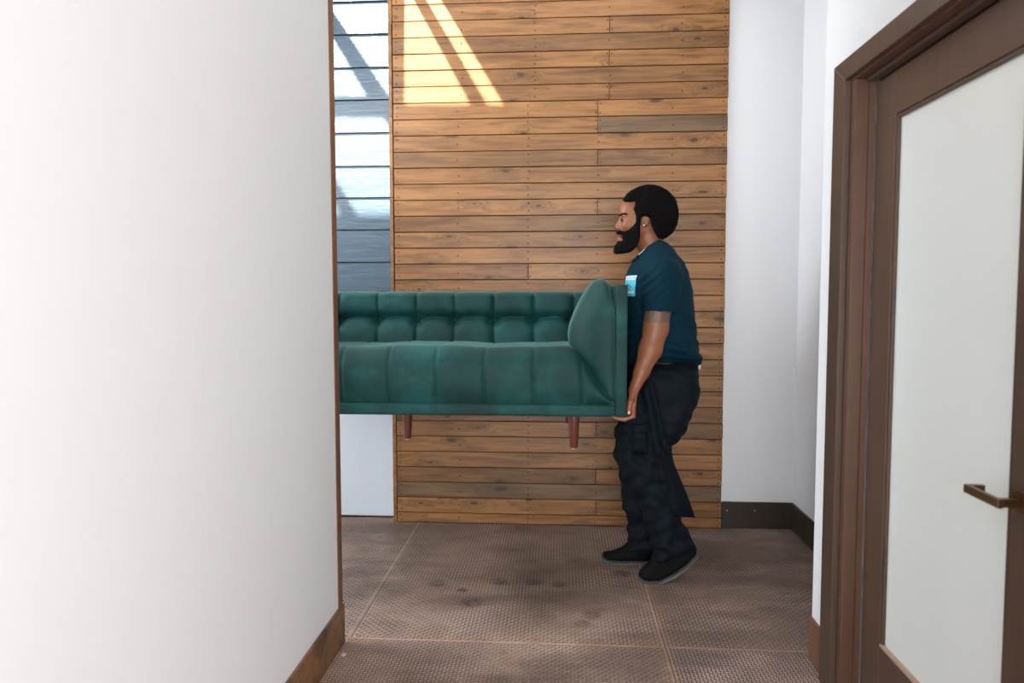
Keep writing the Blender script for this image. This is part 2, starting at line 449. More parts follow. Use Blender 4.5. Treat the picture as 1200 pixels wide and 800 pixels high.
# ------------------------------------------------------------------ timber cladding on the back wall
Z1, PP = 0.06451, 0.09339
XW0, XW1 = -1.0075, 0.948
def plank(x0, x1, z0, z1, yf, mat):
    cx, cz = (x0+x1)/2, (z0+z1)/2; w, h = (x1-x0)/2, (z1-z0)/2
    o = obj('plank', box_bm(-w, w, 0, 0.022, -h, h, 0.0022), mat, WB)
    o.location = (cx, yf, cz); return o
GAP = 0.0042
XT = XW0+0.026
nail_pts = []
dark_rows = {25: 'R', 2: 'R'}
STUD_HI = [P(541, 40, DW).x, P(627, 40, DW).x, P(714.5, 40, DW).x, P(800, 40, DW).x]
STUD_LO = [P(536.5, 200, DW).x, P(619, 200, DW).x, P(700.5, 200, DW).x, P(788, 200, DW).x]
joint_rows = {31: 2, 29: 2, 27: 2, 26: 2, 25: 2, 23: 2, 20: 2, 16: 1, 12: 2, 9: 1, 6: 2, 3: 2, 1: 2, 22: None}
NROW = 35
backing = obj('cladding_backing', box_bm(XW0+0.006, XW1-0.002, DW+0.016, 4.40, 0.002, Z1+(NROW-1)*PP), M_PLANK_GROOVE, WB)
for k in range(NROW):
    z0 = 0.004 if k == 0 else Z1+(k-1)*PP; z1 = Z1+k*PP
    zt0, zt1 = z0+GAP/2, z1-GAP/2
    studs = STUD_HI if k >= 27 else STUD_LO
    j = joint_rows.get(k)
    right_end = XW1 - random.uniform(0, 0.004)
    spans = [(XT, right_end)] if j is None else [(XT, studs[j]-0.0012), (studs[j]+0.0012, right_end)]
    for si, (a, b) in enumerate(spans):
        tag = dark_rows.get(k, '')
        dk = tag == 'A' or (tag == 'R' and si == len(spans)-1) or (tag == 'L' and si == 0)
        plank(a, b, zt0, zt1, DW+random.uniform(-0.0015, 0.002), M_PLANK_DK if dk else M_PLANK)
    for x in (XT+0.022, XW1-0.024):
        for zz in (zt0+0.2*(zt1-zt0), zt0+0.78*(zt1-zt0)):
            nail_pts.append((x+random.uniform(-0.004, 0.004), zz))
    for q, x in enumerate(studs):
        if j == q:
            for s in (-0.012, 0.012):
                for fr in (0.22, 0.78): nail_pts.append((x+s, zt0+fr*(zt1-zt0)))
        elif q == 1:
            for fr in (0.25, 0.75): nail_pts.append((x+random.uniform(-0.003, 0.003), zt0+fr*(zt1-zt0)))
        else:
            nail_pts.append((x+random.uniform(-0.004, 0.004), zt0+random.uniform(0.4, 0.6)*(zt1-zt0)))
def discs(pts, y, r, n=8, depth=0.0015):
    v, f = [], []
    for x, z in pts:
        s = len(v)
        for k in range(n):
            a = 2*math.pi*k/n; v.append((x+r*math.cos(a), y+depth, z+r*math.sin(a)))
        v.append((x, y, z))
        for k in range(n): f.append((s+k, s+(k+1) % n, s+n))
    return fix_normals(pydata('nail_heads', v, f))
setp(obj('nail_heads', discs(nail_pts, DW-0.0028, 0.0042), M_NAIL, WB), kind='stuff')
# upright edge strip at the left of the cladding, in short lengths
zc = 0.0
strips = [0.0, 0.35, 0.9, 1.38, 1.95, 2.42, 2.95, Z1+(NROW-1)*PP]
for a, b in zip(strips[:-1], strips[1:]):
    w = random.uniform(0.019, 0.023)
    e = obj('edge_strip', box_bm(0, w, 0, 0.10, a+0.001, b-0.001, 0.0015), M_PLANK, WB); e.location = (XW0-0.001, DW+0.002+random.uniform(0, 0.003), 0)

# ------------------------------------------------------------------ blue-grey lap siding, left
sid_px = [345.5, 307.5, 269.5, 232, 195, 156, 117.5, 79.5, 40.5, 2, -37]
zs = [P(425, y, DS).z for y in sid_px]
zs.append(zs[-1]+0.2)
for k in range(len(zs)-1):
    z0, z1 = zs[k]+0.004, zs[k+1]-0.001
    x0, x1 = -2.3, XW0-0.004
    cx = (x0+x1)/2; w = (x1-x0)/2; h = z1-z0
    v = []
    for x in (-w, w):
        v += [(x, 0.0, 0), (x, 0.012, 0), (x, 0.026, h), (x, 0.012, h)]
    f = [(0, 3, 2, 1), (4, 5, 6, 7), (0, 4, 7, 3), (1, 2, 6, 5), (0, 1, 5, 4), (3, 7, 6, 2)]
    o = obj('siding_board', fix_normals(pydata('siding_board', v, f)), M_SIDING, WB)
    o.location = (cx, DS-0.004, z0)
obj('siding_backing', box_bm(-2.3, XW0-0.004, DS+0.03, 4.40, 0.0, HH), M_PLANK_GROOVE, WB)
zb = zs[0]+0.004
o = obj('base_panel', box_bm(-2.3, XW0-0.008, DS-0.004, DS+0.03, 0.016, zb-0.004, 0.002), M_SIDE_PANEL, WB)
o = obj('panel_edge', box_bm(-0.006, 0.0, 0, 0.05, 0.016, zb), M_CASING, WB); o.location = (XW0-0.002, DS-0.01, 0)

# ------------------------------------------------------------------ skirting boards, corner strip
BH = 0.158
bb = setp(obj('baseboard_back', joined([(0.950, XH, 4.278, 4.292, 0.001, BH)], 0.002), M_BASE_DARK), kind='structure')
setp(obj('baseboard_hall_right', box_bm(XH-0.014, XH, YE+0.01, 4.277, 0.001, BH, 0.002), M_BASE_DARK), kind='structure')
for x, z in ((P(852, 598, 4.278).x, P(852, 598, 4.278).z), (P(884.5, 598, 4.278).x, P(884.5, 598, 4.278).z)):
    n = obj('screw_head', discs([(x, z)], 4.2765, 0.0045), M_NAIL_LIGHT, bb)
setp(obj('baseboard_left', box_bm(XL, XL+0.012, -2.9, YE, 0.001, BH, 0.002), M_BASE_LEFT), kind='structure')
setp(obj('baseboard_right', box_bm(XR-0.012, XR, 2.585, YE, 0.001, BH, 0.002), M_CORNER), kind='structure')
setp(obj('trim_1', box_bm(XL-0.002, XL+0.004, YE-0.047, YE+0.003, BH+0.001, HC, 0.001), M_CORNER), kind='structure')

# ------------------------------------------------------------------ tread-plate floor
FL = struct('floor', box_bm(-3.4, 3.3, -3.0, 4.5, -0.10, -0.012), M_SEAM)
XA, XB, XC = -0.838, 0.412, 0.414
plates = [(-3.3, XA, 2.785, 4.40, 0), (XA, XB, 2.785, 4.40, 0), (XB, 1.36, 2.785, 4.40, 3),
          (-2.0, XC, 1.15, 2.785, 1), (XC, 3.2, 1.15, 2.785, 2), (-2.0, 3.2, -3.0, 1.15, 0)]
def lugs(x0, x1, y0, y1, style):
    """lens-shaped raised treads, alternately turned, one joined mesh"""
    p = 0.0158 if style in (0, 3) else 0.0142
    v, f = [], []
    nx, ny = int((x1-x0-0.012)/p), int((y1-y0-0.012)/p)
    base = [(-1, 0), (-0.5, -0.75), (0.5, -0.75), (1, 0), (0.5, 0.75), (-0.5, 0.75)]
    for j in range(ny):
        for i in range(nx):
            x = x0+0.007+(i+0.5)*p; y = y0+0.007+(j+0.5)*p
            a = math.radians(38) if (i+j) % 2 else math.radians(-38)
            if style == 1: a = math.radians(25) if (i+j) % 2 else math.radians(-48)
            if style == 2: a = math.radians(60) if (i+j) % 2 else math.radians(-25)
            L, wd, hh = p*0.56, p*0.225, 0.0024
            if style == 2: L, wd = p*0.52, p*0.26
            c, s_ = math.cos(a), math.sin(a); s = len(v)
            for bx, by in base:
                q = (bx*L, by*wd); v.append((x+q[0]*c-q[1]*s_, y+q[0]*s_+q[1]*c, 0.0))
            for bx in (-0.45, 0.45):
                v.append((x+bx*L*c, y+bx*L*s_, hh))
            f += [(s, s+1, s+6), (s+1, s+2, s+7, s+6), (s+2, s+3, s+7), (s+3, s+4, s+7), (s+4, s+5, s+6, s+7), (s+5, s, s+6)]
    return pydata('tread_lugs', v, f)
for x0, x1, y0, y1, st in plates:
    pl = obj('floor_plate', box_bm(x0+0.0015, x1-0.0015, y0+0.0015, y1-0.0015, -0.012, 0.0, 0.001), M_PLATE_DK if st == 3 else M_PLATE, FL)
    if y1 > 2:
        a0, a1, b0, b1 = max(x0, -1.75), min(x1, 1.36), max(y0, 2.36), min(y1, 4.34)
        setp(obj('tread_lugs', lugs(a0, a1, b0, b1, st), M_LUG_DARK if st == 2 else M_LUG, pl), kind='stuff')
v, f = lathe([(0.011, 0.0), (0.011, 0.004), (0.007, 0.007), (0.002, 0.008)], 10)
b_ = obj('floor_bolt', pydata('floor_bolt', v, f), M_NAIL_LIGHT, FL); b_.location = (-0.825, 2.645, 0.0)

# ------------------------------------------------------------------ door on the right
DR = empty('door_1', (1.0, 2.0, 0)); DR['kind'] = 'structure'
def dpart(name, b, mat, bev=0.002, parent=DR):
    o = obj(name, box_bm(b[0]-1.0, b[1]-1.0, b[2]-2.0, b[3]-2.0, b[4], b[5], bev), mat, parent); return o
CO, CW = 2.585, 0.098
XC0 = XR-0.03
# casing, mitred at the corner
def prism(name, pts, x0, x1, mat, bev=0.0015):
    bm = bmesh.new()
    a = [bm.verts.new((x0-1.0, y-2.0, z)) for y, z in pts]; b = [bm.verts.new((x1-1.0, y-2.0, z)) for y, z in pts]
    bm.faces.new(a); bm.faces.new(b[::-1])
    n = len(pts)
    for i in range(n): bm.faces.new((a[i], b[i], b[(i+1) % n], a[(i+1) % n]))
    bmesh.ops.recalc_face_normals(bm, faces=bm.faces)
    bmesh.ops.bevel(bm, geom=list(bm.edges), offset=bev, segments=1, affect='EDGES')
    return obj(name, bm, mat, DR)
CZ0, CZ1 = 2.072, 2.140
CI = CO-CW
prism('casing_board', [(CO, 0.001), (CI, 0.001), (CI, CZ0), (CO, CZ1)], XC0, XR-0.0005, M_CASING)
prism('casing_board', [(CO, CZ1+0.0006), (CI, CZ0+0.0006), (D0-0.01+0.004, CZ0+0.0006), (D0-0.10, CZ1+0.0006)], XC0, XR-0.0005, M_CASING)
prism('casing_board', [(D0-0.10, 0.001), (D0-0.01, 0.001), (D0-0.01, CZ0), (D0-0.10, CZ1)], XC0, XR-0.0005, M_CASING)
dpart('jamb', (XR-0.012, 1.002, D1-0.03, D1-0.0005, 0.001, CZ0-0.008), M_JAMB)
dpart('jamb', (XR-0.012, 1.002, D0+0.0005, D0+0.03, 0.001, CZ0-0.008), M_JAMB)
dpart('jamb', (XR-0.012, 1.08, D0+0.001, D1-0.001, CZ0-0.007, DZ-0.001), M_JAMB)
dpart('door_stop', (0.985, 1.004, D1-0.040, D1-0.0305, 0.001, CZ0-0.009), M_JAMB, 0.001)
dpart('door_stop', (0.975, 1.004, D0+0.032, D1-0.042, CZ0-0.022, CZ0-0.009), M_CASING, 0.001)
LY0, LY1, LT = D0+0.034, D1-0.044, CZ0-0.024
XD, XD2 = 1.007, 1.050
GY0, GY1, GZ0, GZ1 = 1.672, 2.300, 0.262, 1.915
dpart('stile', (XD, XD2, GY1, LY1, 0.008, LT), M_STILE)
dpart('stile', (XD, XD2, LY0, GY0, 0.008, LT), M_STILE)
dpart('rail', (XD, XD2, GY0+0.001, GY1-0.001, GZ1, LT), M_STILE)
dpart('rail', (XD, XD2, GY0+0.001, GY1-0.001, 0.008, GZ0), M_STILE)
dpart('glass_pane', (XD+0.014, XD+0.024, GY0+0.001, GY1-0.001, GZ0+0.001, GZ1-0.001), M_FROST, 0.0)
dpart('glazing_bead', (XD+0.003, XD+0.0135, GY1-0.012, GY1-0.001, GZ0+0.012, GZ1-0.012), M_CASING, 0.001)
dpart('glazing_bead', (XD+0.003, XD+0.0135, GY0+0.001, GY0+0.012, GZ0+0.012, GZ1-0.012), M_CASING, 0.001)
dpart('glazing_bead', (XD+0.003, XD+0.0135, GY0+0.001, GY1-0.001, GZ1-0.012, GZ1-0.001), M_CASING, 0.001)
dpart('glazing_bead', (XD+0.001, XD+0.0135, GY0+0.001, GY1-0.001, GZ0+0.001, GZ0+0.012), M_BEAD, 0.001)
hz = PX(1160, 584, 0.955).z
HND = empty('door_handle', (0.0, 0.0, 0.0), DR)
def hpart(name, b, mat=M_BRONZE, bev=0.0015):
    return obj(name, box_bm(b[0]-1.0, b[1]-1.0, b[2]-2.0, b[3]-2.0, b[4], b[5], bev), mat, HND)
hpart('rose', (XD-0.008, XD-0.0005, 1.600, 1.652, hz-0.026, hz+0.026))
hpart('spindle', (0.958, XD-0.008, 1.617, 1.635, hz-0.009, hz+0.009))
hpart('lever', (0.946, 0.958, 1.612, 1.748, hz-0.010, hz+0.010))
hpart('lever_return', (0.958, XD-0.018, 1.734, 1.748, hz-0.010, hz+0.010))

# ------------------------------------------------------------------ sofa
SY0, SY1 = 3.19, 4.02                       # front and back of the sofa
SX1 = P(735, 430, SY0).x                    # right end
SXC = -0.745                                # middle
SX0 = 2*SXC-SX1
ZB = P(600, 487, SY0).z                     # underside
SOFA = empty('sofa', (SXC, (SY0+SY1)/2, ZB))
setp(SOFA, label='long green velvet sofa with a tufted back, carried above the floor by the man', category='sofa')
def sp(name, me, mat=M_VELVET, smooth=True, parent=SOFA):
    o = obj(name, me, mat, None, smooth); o.parent = parent
    o.matrix_parent_inverse = Matrix.Translation(parent.matrix_world.translation if parent is not SOFA else Vector((SXC, (SY0+SY1)/2, ZB))).inverted()
    return o
XAO = P(722, 430, SY0).x                    # inner line of the outer arm panel
ZRT = P(600, 474.5, SY0).z                  # top of the base rail
ZAT = P(728, 333.5, SY0).z
def mx(x): return 2*SXC-x
sp('base_rail', box_bm(mx(XAO)+0.001, XAO-0.001, SY0+0.002, SY1-0.04, ZB, ZRT, 0.008, 3))
sp('outer_arm_panel', box_bm(XAO+0.001, SX1, SY0, SY1, ZB-0.001, ZAT, 0.007, 3))
sp('outer_arm_panel', box_bm(SX0, mx(XAO)-0.001, SY0, SY1, ZB-0.001, ZAT, 0.007, 3))
sp('underside', box_bm(mx(XAO)+0.02, XAO-0.02, SY0+0.02, SY1-0.06, ZB-0.004, ZB+0.004), M_UNDER, False)
# welt along the front edge of the arm panel
# seat: swept cushion with stitched seams, shoulders falling away at the arms
seat_px = [(660, 404.5), (668, 405.5), (676, 408.5), (684, 416), (690, 425), (697, 438), (705, 450), (713, 461), (721, 472)]
YSF = SY0+0.012
zt_full = P(560, 405.5, 3.30).z
sx = np.array([P(x, y, YSF).x for x, y in seat_px]); sz = np.array([P(x, y, YSF).z for x, y in seat_px])
sz = sz-sz[0]                                # drop below the crown
seam_x = [P(x, 440, YSF).x for x in (454, 509.5, 567, 625)]
step = seam_x[1]-seam_x[0]
seams = sorted(set([round(seam_x[0]-k*step, 4) for k in range(1, 20)] + seam_x + [seam_x[-1]+0.215]))
def seat_mesh():
    xs = np.linspace(mx(XAO)+0.002, XAO-0.002, 420)
    prof = []                                # (y, fraction of height), from the front bottom round the crown to the back
    for t in np.linspace(0, 1, 40):
        if t < 0.45:
            u = t/0.45; prof.append((YSF+0.022-0.026*math.sin(math.pi*min(1, u*0.62+0.06)), u*0.60))
        elif t < 0.75:
            u = (t-0.45)/0.30; a = u*math.pi/2
            prof.append((YSF+0.004+0.125*(1-math.cos(a)), 0.60+0.40*math.sin(a)))
        else:
            u = (t-0.75)/0.25; prof.append((YSF+0.129+0.43*u, 1.0-0.02*u))
    v = []; H = zt_full-ZRT
    for x in xs:
        xx = x if x > SXC else mx(x)
        drop = float(np.interp(xx, sx, sz, left=0.0))
        h = max(0.004, H+drop)
        g = 0.0
        for s in seams:
            if s > XAO-0.03: continue
            d = abs(x-s)
            if d < 0.02: g = max(g, (1-d/0.02)**2)
        bul = 0.0
        wob = 0.004*math.sin(9*x+1.0)+0.002*math.sin(23*x)
        for k, (y, q) in enumerate(prof):
            w = math.sin(math.pi*min(1, q*0.9+0.1)) if k < 26 else 1.0
            yy = y+g*0.010*(1 if k < 18 else 0.5)
            zz = ZRT+q*h-(g*0.004 if k >= 14 else 0)+(wob if k > 14 else 0)*min(1, h/H)
            v.append((x, yy, zz))
    m = len(prof); f = []
    for i in range(len(xs)-1):
        for j in range(m-1): f.append((i*m+j, (i+1)*m+j, (i+1)*m+j+1, i*m+j+1))
    return fix_normals(pydata('seat_cushion', v, f))
sp('seat_cushion', seat_mesh())
# welt line between seat and rail
def tube(pts, r, n=8):
    v, f = [], []
    pts = [Vector(p) for p in pts]
    for i, p in enumerate(pts):
        t = (pts[min(i+1, len(pts)-1)]-pts[max(i-1, 0)]).normalized()
        a = t.orthogonal().normalized(); b = t.cross(a)
        rr = r[i] if hasattr(r, '__len__') else r
        for k in range(n):
            an = 2*math.pi*k/n; v.append(tuple(p+(a*math.cos(an)+b*math.sin(an))*rr))
    # keep rings aligned
    for i in range(len(pts)-1):
        for k in range(n): f.append((i*n+k, i*n+(k+1) % n, (i+1)*n+(k+1) % n, (i+1)*n+k))
    f.append(tuple(range(n))[::-1]); f.append(tuple((len(pts)-1)*n+k for k in range(n)))
    return pydata('tube', v, f)
# tufted back
ZBT = P(560, 341, 3.78).z
ZTF = P(560, 375, 3.72).z
tufts_px = [441.5, 487, 531, 578, 625]
tx = [P(x, 375, 3.72).x for x in tufts_px]
tstep = (tx[-1]-tx[0])/4
tx = [tx[0]-k*tstep for k in range(30, 0, -1)] + tx + [tx[-1]+tstep*k for k in range(1, 4)]
XB1 = XAO-0.02; XB0 = mx(XB1)
def back_mesh():
    xs = np.linspace(XB0, XB1, 560); nz = 64
    z0 = zt_full-0.05
    v = []
    txa = np.array(tx)
    for x in xs:
        k = int(np.searchsorted(txa, x))-1
        u = (x-txa[k])/tstep; bu = max(0.0, 1-abs(2*u-1)**5)
        arc = 0.016*(1-(2*u-1)**2)
        for j in range(nz):
            q = j/(nz-1)
            if q < 0.80:
                z = z0+(ZBT-0.03-z0)*(q/0.80); zc = ZTF+arc
                if z < zc:
                    w = (zc-z)/0.12
                    bv = min(1.0, max(0, 1-(1-min(w, 1))**4)); crease = math.exp(-((zc-z)/0.012)**2)
                else:
                    w = (z-zc)/(ZBT-zc); bv = min(1.0, 1-(1-min(1, w*1.35))**3.0); crease = math.exp(-((z-zc)/0.016)**2)
                dip = math.exp(-(((z-ZTF)/0.030)**2 + ((u if u < .5 else 1-u)*tstep/0.030)**2))
                h = 0.030*bu**0.5*(0.35+0.65*bv) + 0.018*bv - 0.044*dip - 0.006*crease
                if z > zc: h += 0.006*bv
                y = 3.735+0.16*(z-z0)-h
                v.append((x, y, z))
            else:
                a = (q-0.80)/0.20*math.pi*0.5
                gx = 0.006*(1-bu)
                yb = 3.735+0.16*(ZBT-0.03-z0)-0.030*bu**0.5-0.024
                v.append((x, yb+0.11*(1-math.cos(a)), ZBT-0.03+(0.03-gx)*math.sin(a)))
    f = []
    for i in range(len(xs)-1):
        for j in range(nz-1): f.append((i*nz+j, (i+1)*nz+j, (i+1)*nz+j+1, i*nz+j+1))
    return fix_normals(pydata('tufted_back', v, f))
tb = sp('tufted_back', back_mesh())
sp('back_panel', box_bm(mx(XAO)+0.001, XAO-0.001, SY1-0.20, SY1-0.02, ZRT+0.001, ZBT-0.004, 0.02, 3))
sp('cushion_base', box_bm(mx(XAO)+0.03, XAO-0.03, SY0+0.06, SY1-0.205, ZRT+0.001, ZRT+0.10, 0.01, 2))
# buttons
bv_, bf_ = lathe([(0.0105, 0.0), (0.010, 0.003), (0.006, 0.006), (0.001, 0.007)], 12)
for x in tx:
    if XB0+0.04 < x < XB1-0.02:
        b_ = obj('button', bpy.data.meshes.get('button_mesh') or pydata('button_mesh', bv_, bf_), M_VELVET, SOFA, True)
        b_.location = (x-SXC, 3.735+0.16*(ZTF-(zt_full-0.05))+0.026-(SY0+SY1)/2, ZTF-ZB); b_.rotation_euler = (math.pi/2, 0, 0)
# rolled inner arm pads
arm_px = [(722, 472), (722, 440), (722, 400), (722, 360), (721.5, 345), (719, 335), (714, 328), (707, 325), (700, 326.5), (694, 332), (688, 341), (681, 353),
          (674.5, 367), (669.5, 380), (667, 390), (666.3, 400), (668, 412), (674, 424), (684, 438), (697, 453), (710, 465)]
def smooth_poly(pts, it=2):
    for _ in range(it):
        q = []
        for i in range(len(pts)):
            a, b = pts[i], pts[(i+1) % len(pts)]
            q += [(a[0]*.75+b[0]*.25, a[1]*.75+b[1]*.25), (a[0]*.25+b[0]*.75, a[1]*.25+b[1]*.75)]
        pts = q
    return pts
def arm_mesh(mirror):
    pts = [P(x, y, SY0+0.03) for x, y in arm_px]
    out = smooth_poly([(p.x, p.z) for p in pts], 2)
    out = [(min(x, XAO-0.0005), z) for x, z in out]
    n = len(out)
    cx, cz = XAO-0.03, sum(z for _, z in out)/n
    layers = []
    R = 0.17
    for t in np.linspace(0.0, 1, 12):            # rounded front: from the middle of the face out to the rim
        a = t*math.pi/2
        layers.append((max(0.02, math.sin(a)), SY0+0.012+R*(1-math.cos(a))))
    layers += [(1.0, SY0+0.3), (1.0, SY0+0.5), (0.97, SY1-0.17)]
    v, f = [], []
    for s, y in layers:
        for x, z in out:
            lean = (y-SY0)/0.8
            # the face rolls toward the inside; its outer side stays close to flat
            xx = cx+(x-cx)*s if x < cx else x-(x-cx)*(1-s)*0.25
            yy = y if x < cx else SY0+0.012+(y-SY0-0.012)*(0.45 if y < SY0+0.1 else 1.0)
            v.append((xx, yy, cz+(z-cz)*(0.55+0.45*s) if (s < 1 and z > cz) else z))
    for i in range(len(layers)-1):
        for k in range(n): f.append((i*n+k, i*n+(k+1) % n, (i+1)*n+(k+1) % n, (i+1)*n+k))
    f.append(tuple(range(n))); f.append(tuple((len(layers)-1)*n+k for k in range(n)))
    if mirror: v = [(mx(x), y, z) for x, y, z in v]
    return fix_normals(pydata('arm_pad', v, f))
sp('arm_pad', arm_mesh(False)); sp('arm_pad', arm_mesh(True))
# legs
LEGH = 0.153
lv, lf = lathe([(0.027, 0.0), (0.0265, -0.01), (0.0175, -LEGH+0.004), (0.0165, -LEGH)], 20)
leg_me = pydata('leg', lv, lf); leg_me.materials.append(M_SOFALEG); leg_me.shade_smooth()
tv, tf = lathe([(0.013, 0.0), (0.013, -0.004), (0.010, -0.006)], 14)
tip_me = pydata('foot_pad', tv, tf); tip_me.materials.append(M_LEGTIP)
LX = P(672.5, 487, 3.27).x
for x, y in ((LX, 3.27), (LX-0.015, 3.90), (P(477.5, 487, 3.44).x, 3.44), (mx(LX), 3.27), (mx(LX)+0.015, 3.90)):
    lg = obj('leg', leg_me, None, SOFA); lg.location = (x-SXC, y-(SY0+SY1)/2, -0.003)
    ft = obj('foot_pad', tip_me, None, lg); ft.location = (0, 0, -LEGH)

# ------------------------------------------------------------------ the man: signed-distance modelling
class Field:
    def __init__(s, lo, hi, h):
        s.lo = np.array(lo, np.float32); s.h = h
        n = np.ceil((np.array(hi)-np.array(lo))/h).astype(int)+1
        s.F = np.full(n, 0.08, np.float32)
        s.ax = [(s.lo[i]+np.arange(n[i])*h).astype(np.float32) for i in range(3)]
    def block(s, lo, hi):
        sl = []
        for i in range(3):
            a = max(0, int((lo[i]-s.lo[i])/s.h)-1); b = min(len(s.ax[i]), int((hi[i]-s.lo[i])/s.h)+2)
            if b <= a: return None
            sl.append(slice(a, b))
        X, Y, Z = s.ax[0][sl[0]][:, None, None], s.ax[1][sl[1]][None, :, None], s.ax[2][sl[2]][None, None, :]
        return tuple(sl), X, Y, Z
    def add(s, fn, lo, hi, k=0.02, sub=False):
        m = k+0.03
        b = s.block(np.array(lo)-m, np.array(hi)+m)
        if b is None: return
        sl, X, Y, Z = b
        d = fn(X, Y, Z).astype(np.float32); F = s.F[sl]
        if sub:
            d = -d; hh = np.clip(.5-.5*(d-F)/k, 0, 1) if False else np.clip(.5+.5*(d-F)/k, 0, 1)
            s.F[sl] = F*(1-hh)+d*hh+k*hh*(1-hh)
        else:
            hh = np.clip(.5+.5*(F-d)/k, 0, 1)
            s.F[sl] = F*(1-hh)+d*hh-k*hh*(1-hh)
    def cone(s, a, b, ra, rb, k=0.02, sy=1.0, sub=False):
        a, b = np.array(a, float), np.array(b, float); ba = b-a; L = max(1e-9, ba@ba)
        def fn(X, Y, Z):
            t = np.clip(((X-a[0])*ba[0]+(Y-a[1])*ba[1]+(Z-a[2])*ba[2])/L, 0, 1)
            return np.sqrt((X-a[0]-t*ba[0])**2+((Y-a[1]-t*ba[1])/sy)**2+(Z-a[2]-t*ba[2])**2)-(ra+t*(rb-ra))
        r = max(ra, rb); rv = np.array([r, r*sy, r])
        s.add(fn, np.minimum(a, b)-rv, np.maximum(a, b)+rv, k, sub)
    def ell(s, c, r, k=0.02, rot=0.0, sub=False):
        c = np.array(c, float); r = np.array(r, float); ca, sa = math.cos(rot), math.sin(rot); m = max(r)
        def fn(X, Y, Z):
            x, z = X-c[0], Z-c[2]
            xr, zr = x*ca+z*sa, -x*sa+z*ca
            k0 = np.sqrt((xr/r[0])**2+((Y-c[1])/r[1])**2+(zr/r[2])**2)
            k1 = np.sqrt((xr/r[0]**2)**2+((Y-c[1])/r[1]**2)**2+(zr/r[2]**2)**2)+1e-6
            return k0*(k0-1)/k1
        s.add(fn, c-m, c+m, k, sub)
    def inflate(s, poly, Yc, w, R, k=0.02, sub=False, Ycf=None):
        """a traced side outline (x, z) swelled sideways into a rounded body of half width w"""
        pl = np.array(poly, float); lo = np.array([pl[:, 0].min(), Yc-w-0.05, pl[:, 1].min()]); hi = np.array([pl[:, 0].max(), Yc+w+0.05, pl[:, 1].max()])
        def fn(X, Y, Z):
            d2 = poly_sdf(pl, X[:, 0, 0][:, None], Z[0, 0, :][None, :])[:, None, :]
            yc = Yc if Ycf is None else Ycf(Z)
            return np.sqrt(np.maximum(d2+R, 0)**2+((Y-yc)*R/w)**2)-R
        s.add(fn, lo, hi, k, sub)
    def mesh(s, name):
        return surface_nets(s.F, s.lo, s.h, name)
def poly_sdf(pl, X, Z):
    d = np.full(np.broadcast(X, Z).shape, 1e9); sgn = np.zeros(d.shape, bool)
    n = len(pl)
    for i in range(n):
        a, b = pl[i], pl[i-1]; e = b-a
        wx, wz = X-a[0], Z-a[1]
        t = np.clip((wx*e[0]+wz*e[1])/max(1e-12, e@e), 0, 1)
        d = np.minimum(d, (wx-e[0]*t)**2+(wz-e[1]*t)**2)
        c1 = (a[1] > Z) != (b[1] > Z)
        den = (b[1]-a[1]) if abs(b[1]-a[1]) > 1e-12 else 1e-12
        sgn ^= c1 & (X < (b[0]-a[0])*(Z-a[1])/den+a[0])
    return np.sqrt(d)*np.where(sgn, -1, 1)
def surface_nets(F, lo, h, name):
    S = F < 0
    nx, ny, nz = F.shape
    cnt = np.zeros((nx-1, ny-1, nz-1), np.uint8)
    corners = [(i, j, k) for i in (0, 1) for j in (0, 1) for k in (0, 1)]
    for i, j, k in corners: cnt += S[i:nx-1+i, j:ny-1+j, k:nz-1+k]
    act = (cnt > 0) & (cnt < 8)
    idx = np.argwhere(act)
    vid = np.full(act.shape, -1, np.int64); vid[act] = np.arange(len(idx))
    ac = np.zeros((len(idx), 3)); num = np.zeros(len(idx))
    for c in corners:
        for a in range(3):
            if c[a] == 1: continue
            c2 = list(c); c2[a] = 1
            f0 = F[idx[:, 0]+c[0], idx[:, 1]+c[1], idx[:, 2]+c[2]]; f1 = F[idx[:, 0]+c2[0], idx[:, 1]+c2[1], idx[:, 2]+c2[2]]
            m = (f0 < 0) != (f1 < 0)
            t = np.where(m, f0/np.where(m, f0-f1, 1), 0)
            p = np.repeat(np.array(c, float)[None], len(idx), 0); p[:, a] += t
            ac[m] += p[m]; num[m] += 1
    V = lo+(idx+ac/num[:, None])*h
    faces = []
    for a in range(3):
        b, c = (a+1) % 3, (a+2) % 3
        s0 = [slice(0, -1)]*3; s1 = [slice(0, -1)]*3
        s0[a] = slice(0, -1); s1[a] = slice(1, None)
        for q in (b, c): s0[q] = slice(1, -1); s1[q] = slice(1, -1)
        A, B = S[tuple(s0)], S[tuple(s1)]
        e = np.argwhere(A != B)
        if not len(e): continue
        flip = A[tuple(e.T)]
        e[:, b] += 1; e[:, c] += 1
        def at(db, dc):
            q = e.copy(); q[:, b] += db; q[:, c] += dc
            return vid[q[:, 0], q[:, 1], q[:, 2]]
        quad = np.stack([at(-1, -1), at(0, -1), at(0, 0), at(-1, 0)], 1)
        quad[~flip] = quad[~flip][:, ::-1]
        faces.append(quad)  # wound outward
    Fc = np.concatenate(faces)
    Fc = Fc[(Fc >= 0).all(1)]
    me = bpy.data.meshes.new(name)
    me.vertices.add(len(V)); me.vertices.foreach_set('co', V.astype(np.float32).ravel())
    me.loops.add(Fc.size); me.loops.foreach_set('vertex_index', Fc.ravel().astype(np.int32))
    me.polygons.add(len(Fc)); me.polygons.foreach_set('loop_start', np.arange(0, Fc.size, 4, dtype=np.int32))
    me.update(calc_edges=True); me.validate()
    me.shade_smooth()
    return me
